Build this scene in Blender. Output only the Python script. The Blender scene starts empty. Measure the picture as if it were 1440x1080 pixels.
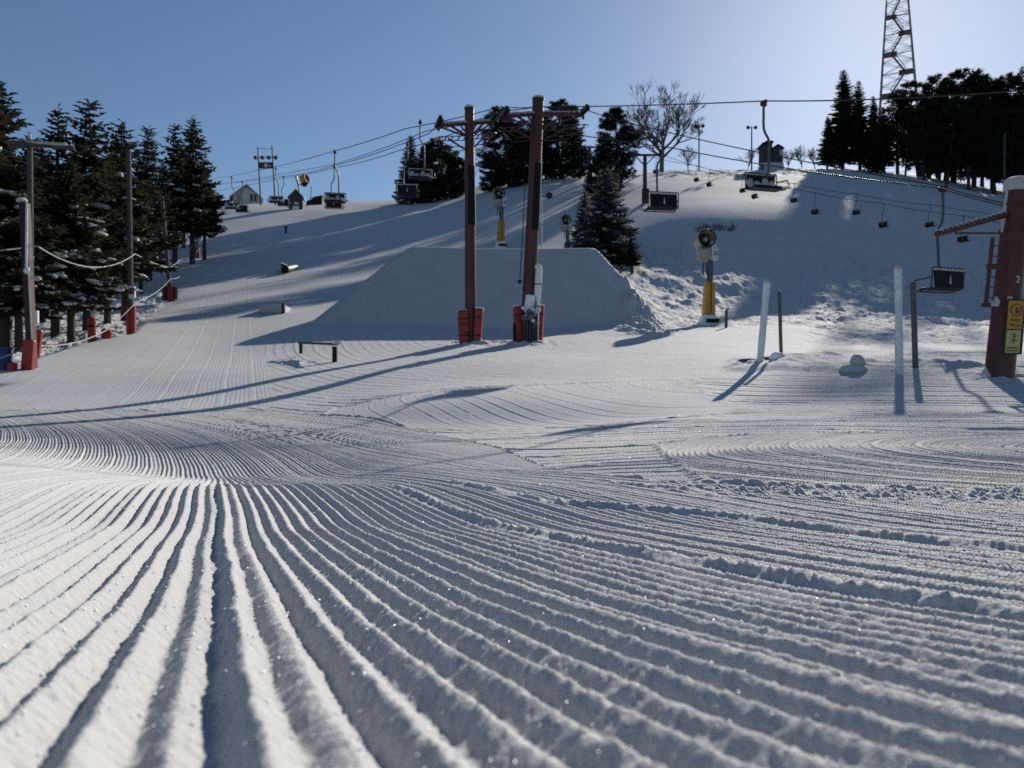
import bpy, math, random
import numpy as np
from mathutils import Vector, Matrix, Euler

H = 0.13            # camera height above the snow under it
F = 1080.0          # focal length in photo pixels (photo is 1440 wide)
scene = bpy.context.scene
COL = scene.collection

def P(px, py, Y):
    return Vector(((px - 720.0) / F * Y, Y, H + (540.0 - py) / F * Y))

# ------------------------------------------------------------------ noise
def _hash(ix, iy, seed):
    h = (ix * 374761393 + iy * 668265263 + seed * 982451653) & 0xffffffff
    h = ((h ^ (h >> 13)) * 1274126177) & 0xffffffff
    return ((h ^ (h >> 16)) & 0xffffff) / float(0xffffff)

def vnoise(x, y, seed=0):
    fx = np.floor(x); fy = np.floor(y)
    ix = fx.astype(np.int64); iy = fy.astype(np.int64)
    tx = x - fx; ty = y - fy
    tx = tx * tx * (3 - 2 * tx); ty = ty * ty * (3 - 2 * ty)
    a = _hash(ix, iy, seed); b = _hash(ix + 1, iy, seed)
    c = _hash(ix, iy + 1, seed); d = _hash(ix + 1, iy + 1, seed)
    return (a + (b - a) * tx) + ((c + (d - c) * tx) - (a + (b - a) * tx)) * ty * 1.0

def fbm(x, y, seed=0, oct=4, gain=0.5):
    s = 0; a = 1.0; t = 0.0
    for k in range(oct):
        s = s + a * (vnoise(x, y, seed + 17 * k) - 0.5); t += a
        x = x * 2.03 + 11.3; y = y * 2.03 - 7.7; a *= gain
    return s / t * 2.0

def sstep(a, b, x):
    t = np.clip((x - a) / (b - a), 0, 1)
    return t * t * (3 - 2 * t)

# ------------------------------------------------------------------ base terrain
YK = np.array([0.3, .6, 1.0, 1.4, 1.84, 2.3, 2.9, 3.4, 4.0, 4.6, 5.2, 6.4, 7.6, 8.7, 11, 13, 14.5, 16, 20, 25, 30, 36, 44, 55, 70, 85, 100, 115, 130, 150, 180, 250, 450])
NEAR = [1188, 966, 860, 805, 768, 742]
TAB = {
 -500: [707, 690, 682, 676, 670, 660, 651, 641, 621, 606, 597, 589, 562, 512, 492, 474, 455, 435, 405, 382, 362, 348, 338, 332, 335, 345, 400],
 0: [707, 690, 682, 676, 670, 660, 651, 641, 620, 604, 595, 587, 557, 517, 494, 474, 455, 435, 405, 382, 362, 348, 338, 332, 335, 345, 400],
 150: [707, 688, 682, 679, 676, 669, 659, 645, 619, 604, 595, 587, 559, 523, 497, 472, 450, 428, 395, 372, 350, 333, 320, 312, 315, 335, 400],
 300: [707, 688, 685, 683, 680, 676, 668, 647, 619, 604, 595, 587, 560, 524, 502, 478, 450, 418, 382, 352, 326, 305, 292, 289, 292, 320, 400],
 450: [707, 688, 684, 682, 680, 676, 667, 647, 619, 603, 594, 583, 556, 520, 498, 474, 448, 420, 382, 352, 325, 304, 290, 285, 287, 310, 400],
 600: [708, 690, 680, 673, 667, 657, 646, 634, 617, 602, 568, 557, 542, 513, 493, 472, 450, 420, 378, 345, 318, 298, 284, 278, 280, 300, 400],
 720: [708, 691, 681, 674, 669, 660, 645, 630, 612, 601, 564, 551, 537, 507, 490, 474, 453, 420, 372, 335, 305, 282, 264, 252, 250, 270, 390],
 850: [709, 692, 680, 671, 663, 648, 634, 620, 604, 595, 566, 552, 530, 504, 487, 470, 450, 418, 370, 322, 291, 268, 253, 244, 242, 265, 390],
 1000: [710, 693, 679, 665, 654, 635, 620, 609, 592, 577, 563, 549, 519, 498, 482, 470, 455, 440, 374, 296, 272, 256, 246, 241, 243, 262, 390],
 1150: [711, 694, 678, 661, 648, 628, 613, 603, 588, 570, 556, 543, 507, 497, 488, 470, 450, 440, 385, 302, 272, 255, 245, 238, 240, 260, 380],
 1300: [711, 694, 678, 661, 647, 627, 612, 601, 583, 562, 545, 529, 508, 497, 487, 470, 453, 445, 398, 322, 285, 268, 258, 250, 250, 262, 380],
 1440: [711, 694, 678, 661, 647, 627, 611, 600, 580, 556, 540, 527, 508, 495, 486, 471, 456, 448, 402, 335, 302, 288, 280, 275, 275, 280, 380],
 1950: [711, 694, 678, 661, 647, 626, 610, 599, 578, 552, 538, 527, 508, 495, 486, 471, 456, 448, 402, 340, 310, 298, 292, 288, 288, 292, 380],
}

def pchip(x, y, xq):
    """monotone cubic through (x, y); y may be 2D (len(x), k)"""
    hh = np.diff(x)
    d = np.diff(y, axis=0) / (hh[:, None] if y.ndim == 2 else hh)
    m = np.zeros_like(y)
    m[0] = d[0]; m[-1] = d[-1]
    a, b = d[:-1], d[1:]
    w1 = 2 * hh[1:] + hh[:-1]; w2 = hh[1:] + 2 * hh[:-1]
    if y.ndim == 2: w1 = w1[:, None]; w2 = w2[:, None]
    ok = (a * b) > 0
    with np.errstate(divide='ignore', invalid='ignore'):
        m[1:-1] = np.where(ok, (w1 + w2) / (w1 / a + w2 / b), 0)
    i = np.clip(np.searchsorted(x, xq) - 1, 0, len(x) - 2)
    t = (xq - x[i]) / hh[i]; hi = hh[i]
    if y.ndim == 2: t = t[:, None]; hi = hi[:, None]
    return ((2*t**3-3*t**2+1)*y[i] + (t**3-2*t**2+t)*hi*m[i] + (-2*t**3+3*t**2)*y[i+1] + (t**3-t**2)*hi*m[i+1])

_px = sorted(TAB)
_E = np.array([[(540.0 - v) / F for v in NEAR + TAB[p]] for p in _px]).T      # (Y, px)
NL, NU = 420, 260
L0, L1 = math.log(0.3), math.log(450.0)
U0, U1 = (-500 - 720) / F, (1950 - 720) / F
_lq = np.linspace(L0, L1, NL); _uq = np.linspace(U0, U1, NU)
_Zk = _E * YK[:, None]                                   # heights, not angles, so slopes stay smooth
_t1 = pchip(np.log(YK), _Zk, _lq)
_t2 = pchip((np.array(_px) - 720) / F, _t1.T.copy(), _uq).T
def _blur(a, axis, n):
    for _ in range(n):
        p = np.pad(a, [(1, 1) if k == axis else (0, 0) for k in range(2)], mode='reflect', reflect_type='odd')
        a = 0.25 * p.take(range(0, a.shape[axis]), axis) + 0.5 * a + 0.25 * p.take(range(2, a.shape[axis] + 2), axis)
    return a
ZT = _blur(_blur(_t2, 0, 8), 1, 14)

def _cr(t):
    t2 = t * t; t3 = t2 * t
    return (-.5*t + t2 - .5*t3, 1 - 2.5*t2 + 1.5*t3, .5*t + 2*t2 - 1.5*t3, -.5*t2 + .5*t3)

def base_z(x, y):
    yy = np.clip(y, 0.3, 449.0)
    fl = (np.log(yy) - L0) / (L1 - L0) * (NL - 1)
    fu = (np.clip(x / np.maximum(yy, 0.6), U0 + .001, U1 - .001) - U0) / (U1 - U0) * (NU - 1)
    il = np.clip(np.floor(fl).astype(int), 0, NL - 2); iu = np.clip(np.floor(fu).astype(int), 0, NU - 2)
    wl = _cr(fl - il); wu = _cr(fu - iu)
    out = 0
    for a in range(4):
        ia = np.clip(il + a - 1, 0, NL - 1)
        row = 0
        for b in range(4):
            row = row + wu[b] * ZT[ia, np.clip(iu + b - 1, 0, NU - 1)]
        out = out + wl[a] * row
    z = H + out
    z = np.where(y < 0.3, (y - 0.3) * -0.17 + z, z)
    return np.where(y < -1, z - (-1 - y) * 0.1, z)

def smin(a, b, k):
    h = np.clip(0.5 + 0.5 * (b - a) / k, 0, 1)
    return b + (a - b) * h - k * h * (1 - h)
def smax(a, b, k): return -smin(-a, -b, k)

def shape_z(x, y):
    """terrain without fine tracks"""
    z = base_z(x, y)
    near = y < 9
    # the jump: a wedge of packed snow
    kick = smin(3.45 + (y - 41.0) * 0.98, 8.22 + 0.0 * y + 0.03 * (y - 47), 0.12)
    left = 8.3 - ((-6.35 - 0.03 * (y - 46)) - x) * 1.05
    right = 8.3 - (x - (5.0 + 0.02 * (y - 46))) * 1.7
    kick = smin(smin(kick, left, 0.9), right, 0.25)
    kick = kick + .10 * np.exp(-((y - 46.15) / .28) ** 2) * sstep(-6.6, -6.0, x) * (1 - sstep(4.6, 5.1, x))
    kick = np.where((y > 37) & (y < 66), kick, -50)
    z = np.where(y > 36, smax(z, kick, 0.22), z)
    return z

def Zg(x, y):
    return float(shape_z(np.array([float(x)]), np.array([float(y)]))[0])

_ys = np.exp(np.linspace(math.log(10), math.log(200), 1500))
def Yat(px, py):
    """distance at which the snow meets the sight line"""
    x = (px - 720.0) / F * _ys
    v = 540 - (shape_z(x, _ys) - H) / _ys * F
    i = np.nonzero(v <= py)[0]
    return float(_ys[i[0]]) if len(i) else 140.0

def G(px, Y):
    x = (px - 720.0) / F * Y
    return Vector((x, Y, Zg(x, Y)))

# ------------------------------------------------------------------ fine tracks of the groomer
PITCH = 0.046
def polydist(x, y, pts):
    best = np.full(x.shape, 1e9)
    for (ax, ay), (bx, by) in zip(pts[:-1], pts[1:]):
        dx, dy = bx - ax, by - ay
        t = np.clip(((x - ax) * dx + (y - ay) * dy) / (dx * dx + dy * dy), 0, 1)
        best = np.minimum(best, np.hypot(x - ax - t * dx, y - ay - t * dy))
    return best

def comb(n, x, y, seed, amp, seam_every=7, fine=1.0, seam=1.0, sw=0.30):
    """corduroy profile for a phase field n (metres across the tracks)"""
    k = n / PITCH
    idx = np.floor(k).astype(np.int64)
    f = k - idx
    tri = 1 - np.abs(2 * f - 1)
    prof = .45 * (0.5 - 0.5 * np.cos(2 * math.pi * f)) + .55 * np.sqrt(tri * tri + .012)
    ra = 0.78 + 0.44 * _hash(idx, idx * 0 + 3, seed)
    z = amp * fine * ra * prof
    ks = n / (PITCH * seam_every) + 0.35
    js = np.floor(ks); fs = (ks - js - 0.5) * seam_every * PITCH
    rs = 0.35 + 0.9 * _hash(js.astype(np.int64), js.astype(np.int64) * 0, seed + 5)
    z = z + seam * amp * 0.8 * rs * np.exp(-(fs / (PITCH * sw)) ** 2) - seam * amp * .5 * rs * np.exp(-((fs - PITCH * .8) / (PITCH * sw)) ** 2)
    return z

WINDROWS = [  # polyline in metres, half width, height
 ([(-.5, 3.35), (-.19, 2.58), (.073, 1.98), (.43, 1.22), (.58, .86), (.9, .3)], .024, .023),
 ([(-.37, 4.0), (-.09, 3.3), (.107, 2.9)], .026, .022),
 ([(.18, 2.82), (.74, 2.42), (1.09, 1.63), (1.6, 1.0)], .028, .024),
 ([(.16, 4.4), (.5, 3.8), (.755, 3.4), (.83, 3.0)], .026, .018),
 ([(-1.29, 3.40), (-.75, 2.0), (-.442, 1.2), (-.257, .72), (-.076, .25)], .019, .009),
]

def detail_z(x, y):
    u = x / np.maximum(y, .3)
    out = np.zeros_like(x)
    amp0 = 0.0165
    wob = fbm(x * 1.1, y * 1.1, 3, 2) * 0.012 + fbm(x * 6, y * 6, 9, 2) * 0.0032 + (fbm(x * 60, y * 60, 10, 2) * .0011 + fbm(x * 150, y * 150, 12, 2) * .0011) * (1 - sstep(1.6, 4, y))
    # ---- field A : the near passes, straight then bending left
    yy = np.minimum(y, 16)
    nA = x + .385 * y + np.where(yy > 6.5, .026 * (yy - 6.5) ** 2, 0) + np.where(y > 16, .494 * (y - 16), 0) + wob
    # ---- field B : the swath that climbs over the mound
    nB = np.hypot(x - 5.0, y - 17.5) + wob * 1.5
    nC = np.hypot(x - 4.8, (y - 5.6) * 1.1) + wob
    nD = np.hypot((x - 30.0) * .8, y - 40.0) + wob * 2
    nL = x + .345 * y + wob * 3
    yAB = np.interp(u, [-.9, -.3, -.12, 0., .08, .2, .7], [17.5, 17.0, 12.4, 8.0, 5.0, 3.9, 3.1]) + fbm(x * 1.5, y * 0 + 1, 21, 2) * .18
    mA = 1 - sstep(-.05, .05, y - yAB)
    mC = sstep(-.06, .06, x - 1.05 - .12 * (y - 4.5)) * sstep(-.05, .05, y - yAB) * (1 - sstep(-.08, .08, y - (7.9 - .25 * np.abs(x - 2.6) + .2 * fbm(x, y, 4, 2))))
    mB = sstep(-.08, .08, y - yAB) * sstep(-.1, .1, y - 12.2 - .5*np.clip(-x-.5,0,4)) * (1 - sstep(-.15, .15, y - 17.6 - .2 * x)) * sstep(-.12, .12, x + 3.9) * (1 - sstep(-.5, .5, x - 4.0)) 
    mL = sstep(-.2, .2, y - 17.8) * (1 - sstep(-.1, .1, x + .335 * y - .45))
    mB = mB * (1 - mC); mL = mL * (1 - mB)
    mD = np.clip(1 - mA - mB - mC - mL, 0, 1)
    fine = 1 - sstep(16.0, 20.0, y)
    sw = np.interp(y, [0, 12, 20, 50], [.30, .45, .9, 2.2])
    sm = np.interp(y, [0, 10, 16, 30, 60, 90], [1.0, 1.0, 1.0, 1.1, 1.1, 0.0])
    lump = 1.0 + 0.08 * fbm(x * 55, y * 55, 31, 2) * (1 - sstep(4, 7, y)) + .10 * fbm(x * 9, y * 9, 33, 2)
    damp = 0.55 + 0.45 * sstep(-.35, .25, fbm(x * .8, y * .8, 41, 3) + .15)
    def add(n, m, seed, a, **kw):
        sel = m > .002
        if sel.any():
            out[sel] += m[sel] * comb(n[sel], x[sel], y[sel], seed, a, fine=fine[sel] * kw.get('fn', 1) * lump[sel], seam=sm[sel] * kw.get('sk', 1), sw=sw[sel], seam_every=kw.get('every', 7))
    add(nA, mA, 1, amp0, every=8, sk=.75, fn=1 + .7 * sstep(8, 12, y[mA > .002]))
    add(nB, mB, 2, amp0 * .36, sk=1.5)
    add(nC, mC, 3, amp0 * 1.5)
    add(nD, mD, 4, amp0 * .75, fn=.85, sk=1.6)
    far = np.clip(1 - sstep(60, 90, y), 0, 1)
    s = mL > .002              # the run up the hill: comb marks too fine to resolve are carried by a wider comb
    out[s] += mL[s] * comb(nL[s] * .4, x[s], y[s], 5, amp0 * .45, fine=far[s] * .7 * sstep(17, 19, y[s]), seam=far[s] * .8, sw=.5, seam_every=7)
    smooth_patch = sstep(.15, .5, fbm(x * .55, y * .55, 47, 2)) * sstep(3, 4.5, y) * (mD)
    out *= (1 - .6 * smooth_patch)
    # pass edges
    for m, s in ((mA, .02), (mC, .02), (mB, .02)):
        out += s * 4 * m * (1 - m) * (0.3 + vnoise(x * 7, y * 7, 55)) * sstep(2.5, 4, y)
    # windrows
    s = y < 3.8
    if s.any():
        xs, ys = x[s], y[s]
        wx = xs + fbm(xs * 7, ys * 7, 61, 3) * .018; wy = ys + fbm(xs * 7, ys * 7, 62, 3) * .018
        z = np.zeros_like(xs); cover = np.zeros_like(xs)
        for i, (pts, w, h) in enumerate(WINDROWS):
            d = polydist(wx, wy, pts)
            g = np.exp(-(d / w) ** 2)
            cover = np.maximum(cover, np.exp(-(d / (w * 1.5)) ** 4) * (.85 if h > .01 else 0))
            z = np.maximum(z, h * g * (.85 + .3 * vnoise(xs * 7, ys * 7, 70 + i)) * (.72 + .32 * vnoise(xs * 40, ys * 40, 80 + i) + .30 * vnoise(xs * 130, ys * 130, 85 + i)))
        out[s] = out[s] * (1 - cover) + cover * .004 + z
    # crumbs where two passes meet
    s = (y > 2.6) & (y < 5.2)
    if s.any():
        xs, ys = x[s], y[s]
        zone = np.exp(-((ys - np.interp(xs / ys, [.1, .25, .45, .7], [3.9, 3.4, 3.2, 3.1])) / .22) ** 2) * sstep(.10, .34, xs / ys)
        c = np.clip(fbm(xs * 11, ys * 11, 91, 3) + .02, 0, 1) * .040 + np.clip(fbm(xs * 26, ys * 26, 92, 2), 0, 1) * .028 + np.clip(fbm(xs * 60, ys * 60, 93, 2), 0, 1) * .012
        out[s] += zone * c
    # grain
    s = y < 7
    xs, ys = x[s], y[s]
    out[s] += (fbm(xs * 75, ys * 75, 95, 2) * .0013 + fbm(xs * 240, ys * 240, 97, 2) * .0013 * (1 - sstep(2, 4, ys))) * (1 - .5 * sstep(4, 7, ys))
    # crumbly texture of the middle distance
    s = (y > 3) & (y < 40)
    xs, ys = x[s], y[s]
    out[s] += (fbm(xs * 9, ys * 9, 101, 3) * .0035 + np.clip(fbm(xs * 4, ys * 4, 103, 3) - .2, 0, 1) * .02) * sstep(3, 5, ys) * (.35 + .65 * (mD[s])) * (1 - .8 * mL[s])
    # ---- rough, ungroomed snow
    s = y > 14
    if s.any():
        xs, ys, us = x[s], y[s], u[s]
        edge = np.interp(ys, [20, 25, 36, 54, 95, 130], [-.72, -.665, -.50, -.445, -.395, -.375])
        woods = 1 - sstep(-.012, .012, us - edge)
        rgt = sstep(.135, .165, us) * sstep(39, 43, ys) * (1 - sstep(70, 82, ys))
        rgt2 = sstep(.36, .42, us) * sstep(29, 33, ys)
        crest = sstep(.17, .22, us) * sstep(118, 130, ys)
        push = np.exp(-((us - .165 - .002 * (43 - ys)) / .028) ** 2) * sstep(33, 38, ys) * (1 - sstep(50, 56, ys))
        shelf = sstep(.27, .3, us) * sstep(-.4, .4, ys - np.interp(us, [.27, .35, .5, .7], [19.2, 18.6, 16.8, 15.6])) * (1 - sstep(22, 24, ys))
        r = np.clip(woods * .9 + rgt * .85 + rgt2 * .55 + crest * 1.2, 0, 1.3)
        lf = np.interp(ys, [20, 45, 130], [1.0, 0.75, .35])
        out[s] += r * (fbm(xs * 1.3 * lf, ys * 1.3 * lf, 111, 4, .6) * .34 + fbm(xs * .4 * lf, ys * .4 * lf, 112, 2) * .20)
        out[s] += push * (np.abs(fbm(xs * 1.1, ys * 1.1, 115, 4, .62)) * 1.15 + .08)
        out[s] += shelf * (.07 + fbm(xs * 2.2, ys * 2.2, 118, 3) * .05 + np.clip(fbm(xs * 1.1, ys * 1.1, 119, 2) - .25, 0, 1) * .16)
        for fx, fy, fr in ((-1.77, 32.8, 1.1), (.64, 32.7, 1.3), (11.2, 43.7, 1.3), (-7.6, 27.2, .7), (6.4, 20, .5), (9.9, 15.5, .6)):
            g = np.exp(-(((xs - fx) ** 2 + (ys - fy) ** 2) / fr ** 2))
            out[s] += g * (np.clip(fbm(xs * 2.6, ys * 2.6, 131, 3), -.2, 1) * .22 + .03)
        # low rolls of the groomed slope
        gr = (1 - np.clip(r, 0, 1))
        out[s] += gr * fbm(xs * .13, ys * .10, 121, 2) * (.17 - .11 * sstep(.1, .22, us)) * sstep(15, 24, ys)
    return out

def build_ground():
    rows = np.concatenate([
        np.linspace(-5, 0.18, 16, endpoint=False),
        np.arange(.18, 1.0, .005), np.arange(1.0, 2.6, .010), np.arange(2.6, 6.0, .013),
        np.arange(6.0, 10.0, .024), np.arange(10, 18, .026), np.arange(18, 40, .10), np.arange(40, 80, .26),
        np.arange(80, 170, .6), np.arange(170, 460, 10)])
    NC = 2050
    s = np.linspace(-1, 1, NC)[None, :]
    Y = rows[:, None]
    E = 2.8 + .88 * np.clip(Y, 0, 300)
    S = np.interp(rows, [-5, .3, 2, 6, 500], [3.2, 3.2, 2.2, 1.2, 1.0])[:, None]
    X = E * np.sinh(S * s) / np.sinh(S)
    Yf = np.broadcast_to(Y, X.shape).ravel().copy(); Xf = X.ravel().copy()
    Z = np.empty_like(Xf)
    CH = 300000
    for a in range(0, len(Xf), CH):
        b = slice(a, a + CH)
        Z[b] = shape_z(Xf[b], Yf[b]) + detail_z(Xf[b], Yf[b])
    R, C = X.shape
    co = np.stack([Xf, Yf, Z], 1).astype(np.float32)
    i = np.arange(R * C).reshape(R, C)
    q = np.stack([i[:-1, :-1], i[:-1, 1:], i[1:, 1:], i[1:, :-1]], -1).reshape(-1, 4)
    me = bpy.data.meshes.new('ground')
    me.vertices.add(len(co)); me.vertices.foreach_set('co', co.ravel())
    me.loops.add(q.size); me.loops.foreach_set('vertex_index', q.ravel().astype(np.int32))
    me.polygons.add(len(q)); me.polygons.foreach_set('loop_start', np.arange(0, q.size, 4, dtype=np.int32))
    me.update(calc_edges=True)
    me.polygons.foreach_set('use_smooth', np.ones(len(q), dtype=bool))
    o = bpy.data.objects.new('ground', me); COL.objects.link(o)
    o['kind'] = 'structure'
    o['label'] = 'groomed snow slope with corduroy tracks'
    return o
# ------------------------------------------------------------------ materials
def mat(name, color, rough=.6, metal=0.0, vary=.25, scale=6.0, bump=.0, bscale=40.0, stain=None, spec=.5, coords='Object'):
    m = bpy.data.materials.new(name); m.use_nodes = True
    nt = m.node_tree; N = nt.nodes; L = nt.links
    b = N['Principled BSDF']
    tc = N.new('ShaderNodeTexCoord')
    nz = N.new('ShaderNodeTexNoise'); nz.inputs['Scale'].default_value = scale; nz.inputs['Detail'].default_value = 5
    L.new(tc.outputs[coords], nz.inputs['Vector'])
    rp = N.new('ShaderNodeValToRGB')
    c = np.array(color[:3])
    lo = tuple(c * (1 - vary)) + (1,); hi = tuple(np.minimum(c * (1 + vary), 1)) + (1,)
    rp.color_ramp.elements[0].position = .3; rp.color_ramp.elements[0].color = lo
    rp.color_ramp.elements[1].position = .7; rp.color_ramp.elements[1].color = hi
    L.new(nz.outputs['Fac'], rp.inputs['Fac'])
    src = rp.outputs['Color']
    if stain:
        n2 = N.new('ShaderNodeTexNoise'); n2.inputs['Scale'].default_value = stain[1]; n2.inputs['Detail'].default_value = 6
        L.new(tc.outputs[coords], n2.inputs['Vector'])
        mr = N.new('ShaderNodeMapRange'); mr.inputs['From Min'].default_value = stain[2]; mr.inputs['From Max'].default_value = stain[2] + .08
        L.new(n2.outputs['Fac'], mr.inputs['Value'])
        mx = N.new('ShaderNodeMixRGB'); mx.inputs['Color2'].default_value = tuple(stain[0]) + (1,)
        L.new(mr.outputs['Result'], mx.inputs['Fac']); L.new(src, mx.inputs['Color1']); src = mx.outputs['Color']
    L.new(src, b.inputs['Base Color'])
    b.inputs['Roughness'].default_value = rough; b.inputs['Metallic'].default_value = metal
    b.inputs['Specular IOR Level'].default_value = spec
    if bump:
        n3 = N.new('ShaderNodeTexNoise'); n3.inputs['Scale'].default_value = bscale; n3.inputs['Detail'].default_value = 4
        L.new(tc.outputs[coords], n3.inputs['Vector'])
        bp = N.new('ShaderNodeBump'); bp.inputs['Strength'].default_value = bump; bp.inputs['Distance'].default_value = .02
        L.new(n3.outputs['Fac'], bp.inputs['Height']); L.new(bp.outputs['Normal'], b.inputs['Normal'])
    return m

def snow_mat(name, bump=.5, grain=420.0):
    m = bpy.data.materials.new(name); m.use_nodes = True
    nt = m.node_tree; N = nt.nodes; L = nt.links
    b = N['Principled BSDF']
    g = N.new('ShaderNodeNewGeometry')
    n1 = N.new('ShaderNodeTexNoise'); n1.inputs['Scale'].default_value = .8; n1.inputs['Detail'].default_value = 6
    L.new(g.outputs['Position'], n1.inputs['Vector'])
    rp = N.new('ShaderNodeValToRGB')
    rp.color_ramp.elements[0].position = .3; rp.color_ramp.elements[0].color = (.49, .49, .485, 1)
    rp.color_ramp.elements[1].position = .7; rp.color_ramp.elements[1].color = (.55, .547, .538, 1)
    L.new(n1.outputs['Fac'], rp.inputs['Fac']); L.new(rp.outputs['Color'], b.inputs['Base Color'])
    b.inputs['Roughness'].default_value = .88
    b.inputs['Specular IOR Level'].default_value = .45
    n2 = N.new('ShaderNodeTexNoise'); n2.inputs['Scale'].default_value = grain; n2.inputs['Detail'].default_value = 2
    L.new(g.outputs['Position'], n2.inputs['Vector'])
    n3 = N.new('ShaderNodeTexNoise'); n3.inputs['Scale'].default_value = grain * .12; n3.inputs['Detail'].default_value = 3
    L.new(g.outputs['Position'], n3.inputs['Vector'])
    ad = N.new('ShaderNodeMath'); ad.operation = 'MULTIPLY_ADD'; ad.inputs[1].default_value = 3.0
    L.new(n3.outputs['Fac'], ad.inputs[0]); L.new(n2.outputs['Fac'], ad.inputs[2])
    bp = N.new('ShaderNodeBump'); bp.inputs['Strength'].default_value = bump; bp.inputs['Distance'].default_value = .0022
    L.new(ad.outputs[0], bp.inputs['Height']); L.new(bp.outputs['Normal'], b.inputs['Normal'])
    return m

M = {}
M['snow'] = snow_mat('packed_snow', .8, 520.0)
M['soft_snow'] = snow_mat('soft_snow', .3, 60.0)
M['tower_red'] = mat('tower_red_paint', (.088, .021, .017), .5, vary=.25, scale=3, stain=((.035, .018, .014), 7, .60))
M['pad_red'] = mat('pad_red_vinyl', (.30, .014, .018), .45, vary=.2, scale=5, bump=.2, bscale=12)
M['dark_red'] = mat('dark_red_wood', (.045, .009, .009), .7, vary=.3, scale=8)
M['black'] = mat('black_rubber', (.007, .007, .008), .6, vary=.3, spec=.25)
M['steel'] = mat('galvanised_steel', (.10, .105, .11), .5, .4, vary=.25, scale=9)
M['dark_steel'] = mat('dark_steel', (.05, .052, .055), .5, .5, vary=.3, scale=9)
M['cable'] = mat('wire_rope', (.05, .05, .055), .5, .5)
M['wood'] = mat('grey_weathered_wood', (.075, .068, .062), .85, vary=.35, scale=14, bump=.4, bscale=30)
M['bark'] = mat('conifer_bark', (.045, .034, .028), .9, vary=.45, scale=12, bump=.8, bscale=22)
M['pale_bark'] = mat('pale_bark', (.13, .115, .10), .9, vary=.3, scale=9, bump=.5)
M['needle'] = mat('spruce_needles', (.034, .039, .025), .75, vary=.5, scale=1.7, spec=.2)
M['crystal'] = mat('ice_crystal_facets', (.85, .86, .87), .36, 0.0, vary=.05, spec=1.0)
M['frost_needle'] = mat('frosted_needles', (.085, .09, .095), .8, vary=.6, scale=2.6, spec=.2)
M['pine_needle'] = mat('pine_needles', (.026, .029, .023), .75, vary=.5, scale=1.3, spec=.2)
M['brown_needle'] = mat('dry_needles', (.045, .030, .018), .8, vary=.4, scale=1.7, spec=.2)
M['twig'] = mat('bare_twigs', (.10, .08, .065), .9, vary=.3)
M['yellow'] = mat('yellow_pad', (.50, .27, .03), .55, vary=.18, scale=5, stain=((.26, .15, .03), 6, .6))
M['white_metal'] = mat('white_painted_metal', (.58, .58, .57), .45, vary=.12)
M['beige'] = mat('beige_painted_metal', (.36, .32, .27), .5, vary=.15)
M['white_wall'] = mat('white_siding', (.62, .60, .54), .7, vary=.08)
M['dark_wall'] = mat('dark_boards', (.05, .045, .045), .8, vary=.3, scale=10)
M['glass'] = mat('dark_window_glass', (.03, .035, .04), .08)
M['blue'] = mat('blue_plastic', (.012, .03, .15), .45, vary=.2)
M['orange_sign'] = mat('amber_sign_face', (.52, .27, .035), .5, vary=.1)
M['pale_sign'] = mat('pale_yellow_sign_face', (.46, .46, .17), .5, vary=.08)
M['sign_black'] = mat('sign_black_print', (.02, .018, .016), .5, vary=.1)
M['sign_brown'] = mat('sign_brown_print', (.11, .03, .012), .5, vary=.1)
M['rope'] = mat('frosted_rope', (.38, .38, .38), .8, vary=.12, scale=20, bump=.5)
M['rock'] = mat('dark_rock', (.10, .10, .105), .8, vary=.4, scale=7, bump=.6, bscale=12)
M['tower_steel'] = mat('glare_paled_steel', (.30, .25, .25), .6, .2, vary=.2)  # pale base colour stands in for sun glare over the tower
M['green_steel'] = mat('dark_green_steel', (.02, .05, .025), .45, .2, vary=.3)
M['frost'] = mat('frosted_post', (.78, .79, .80), .8, vary=.2, scale=9, bump=.6, bscale=25)

def backlit(name, col, f):
    nt = M[name].node_tree; out = nt.nodes['Material Output']; b = nt.nodes['Principled BSDF']
    t = nt.nodes.new('ShaderNodeBsdfTranslucent'); t.inputs['Color'].default_value = col + (1,)
    mx = nt.nodes.new('ShaderNodeMixShader'); mx.inputs[0].default_value = f
    nt.links.new(b.outputs[0], mx.inputs[1]); nt.links.new(t.outputs[0], mx.inputs[2]); nt.links.new(mx.outputs[0], out.inputs['Surface'])
for q in ('needle', 'pine_needle'): backlit(q, (.058, .058, .034), .28)
backlit('frost_needle', (.16, .17, .16), .35)

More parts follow.
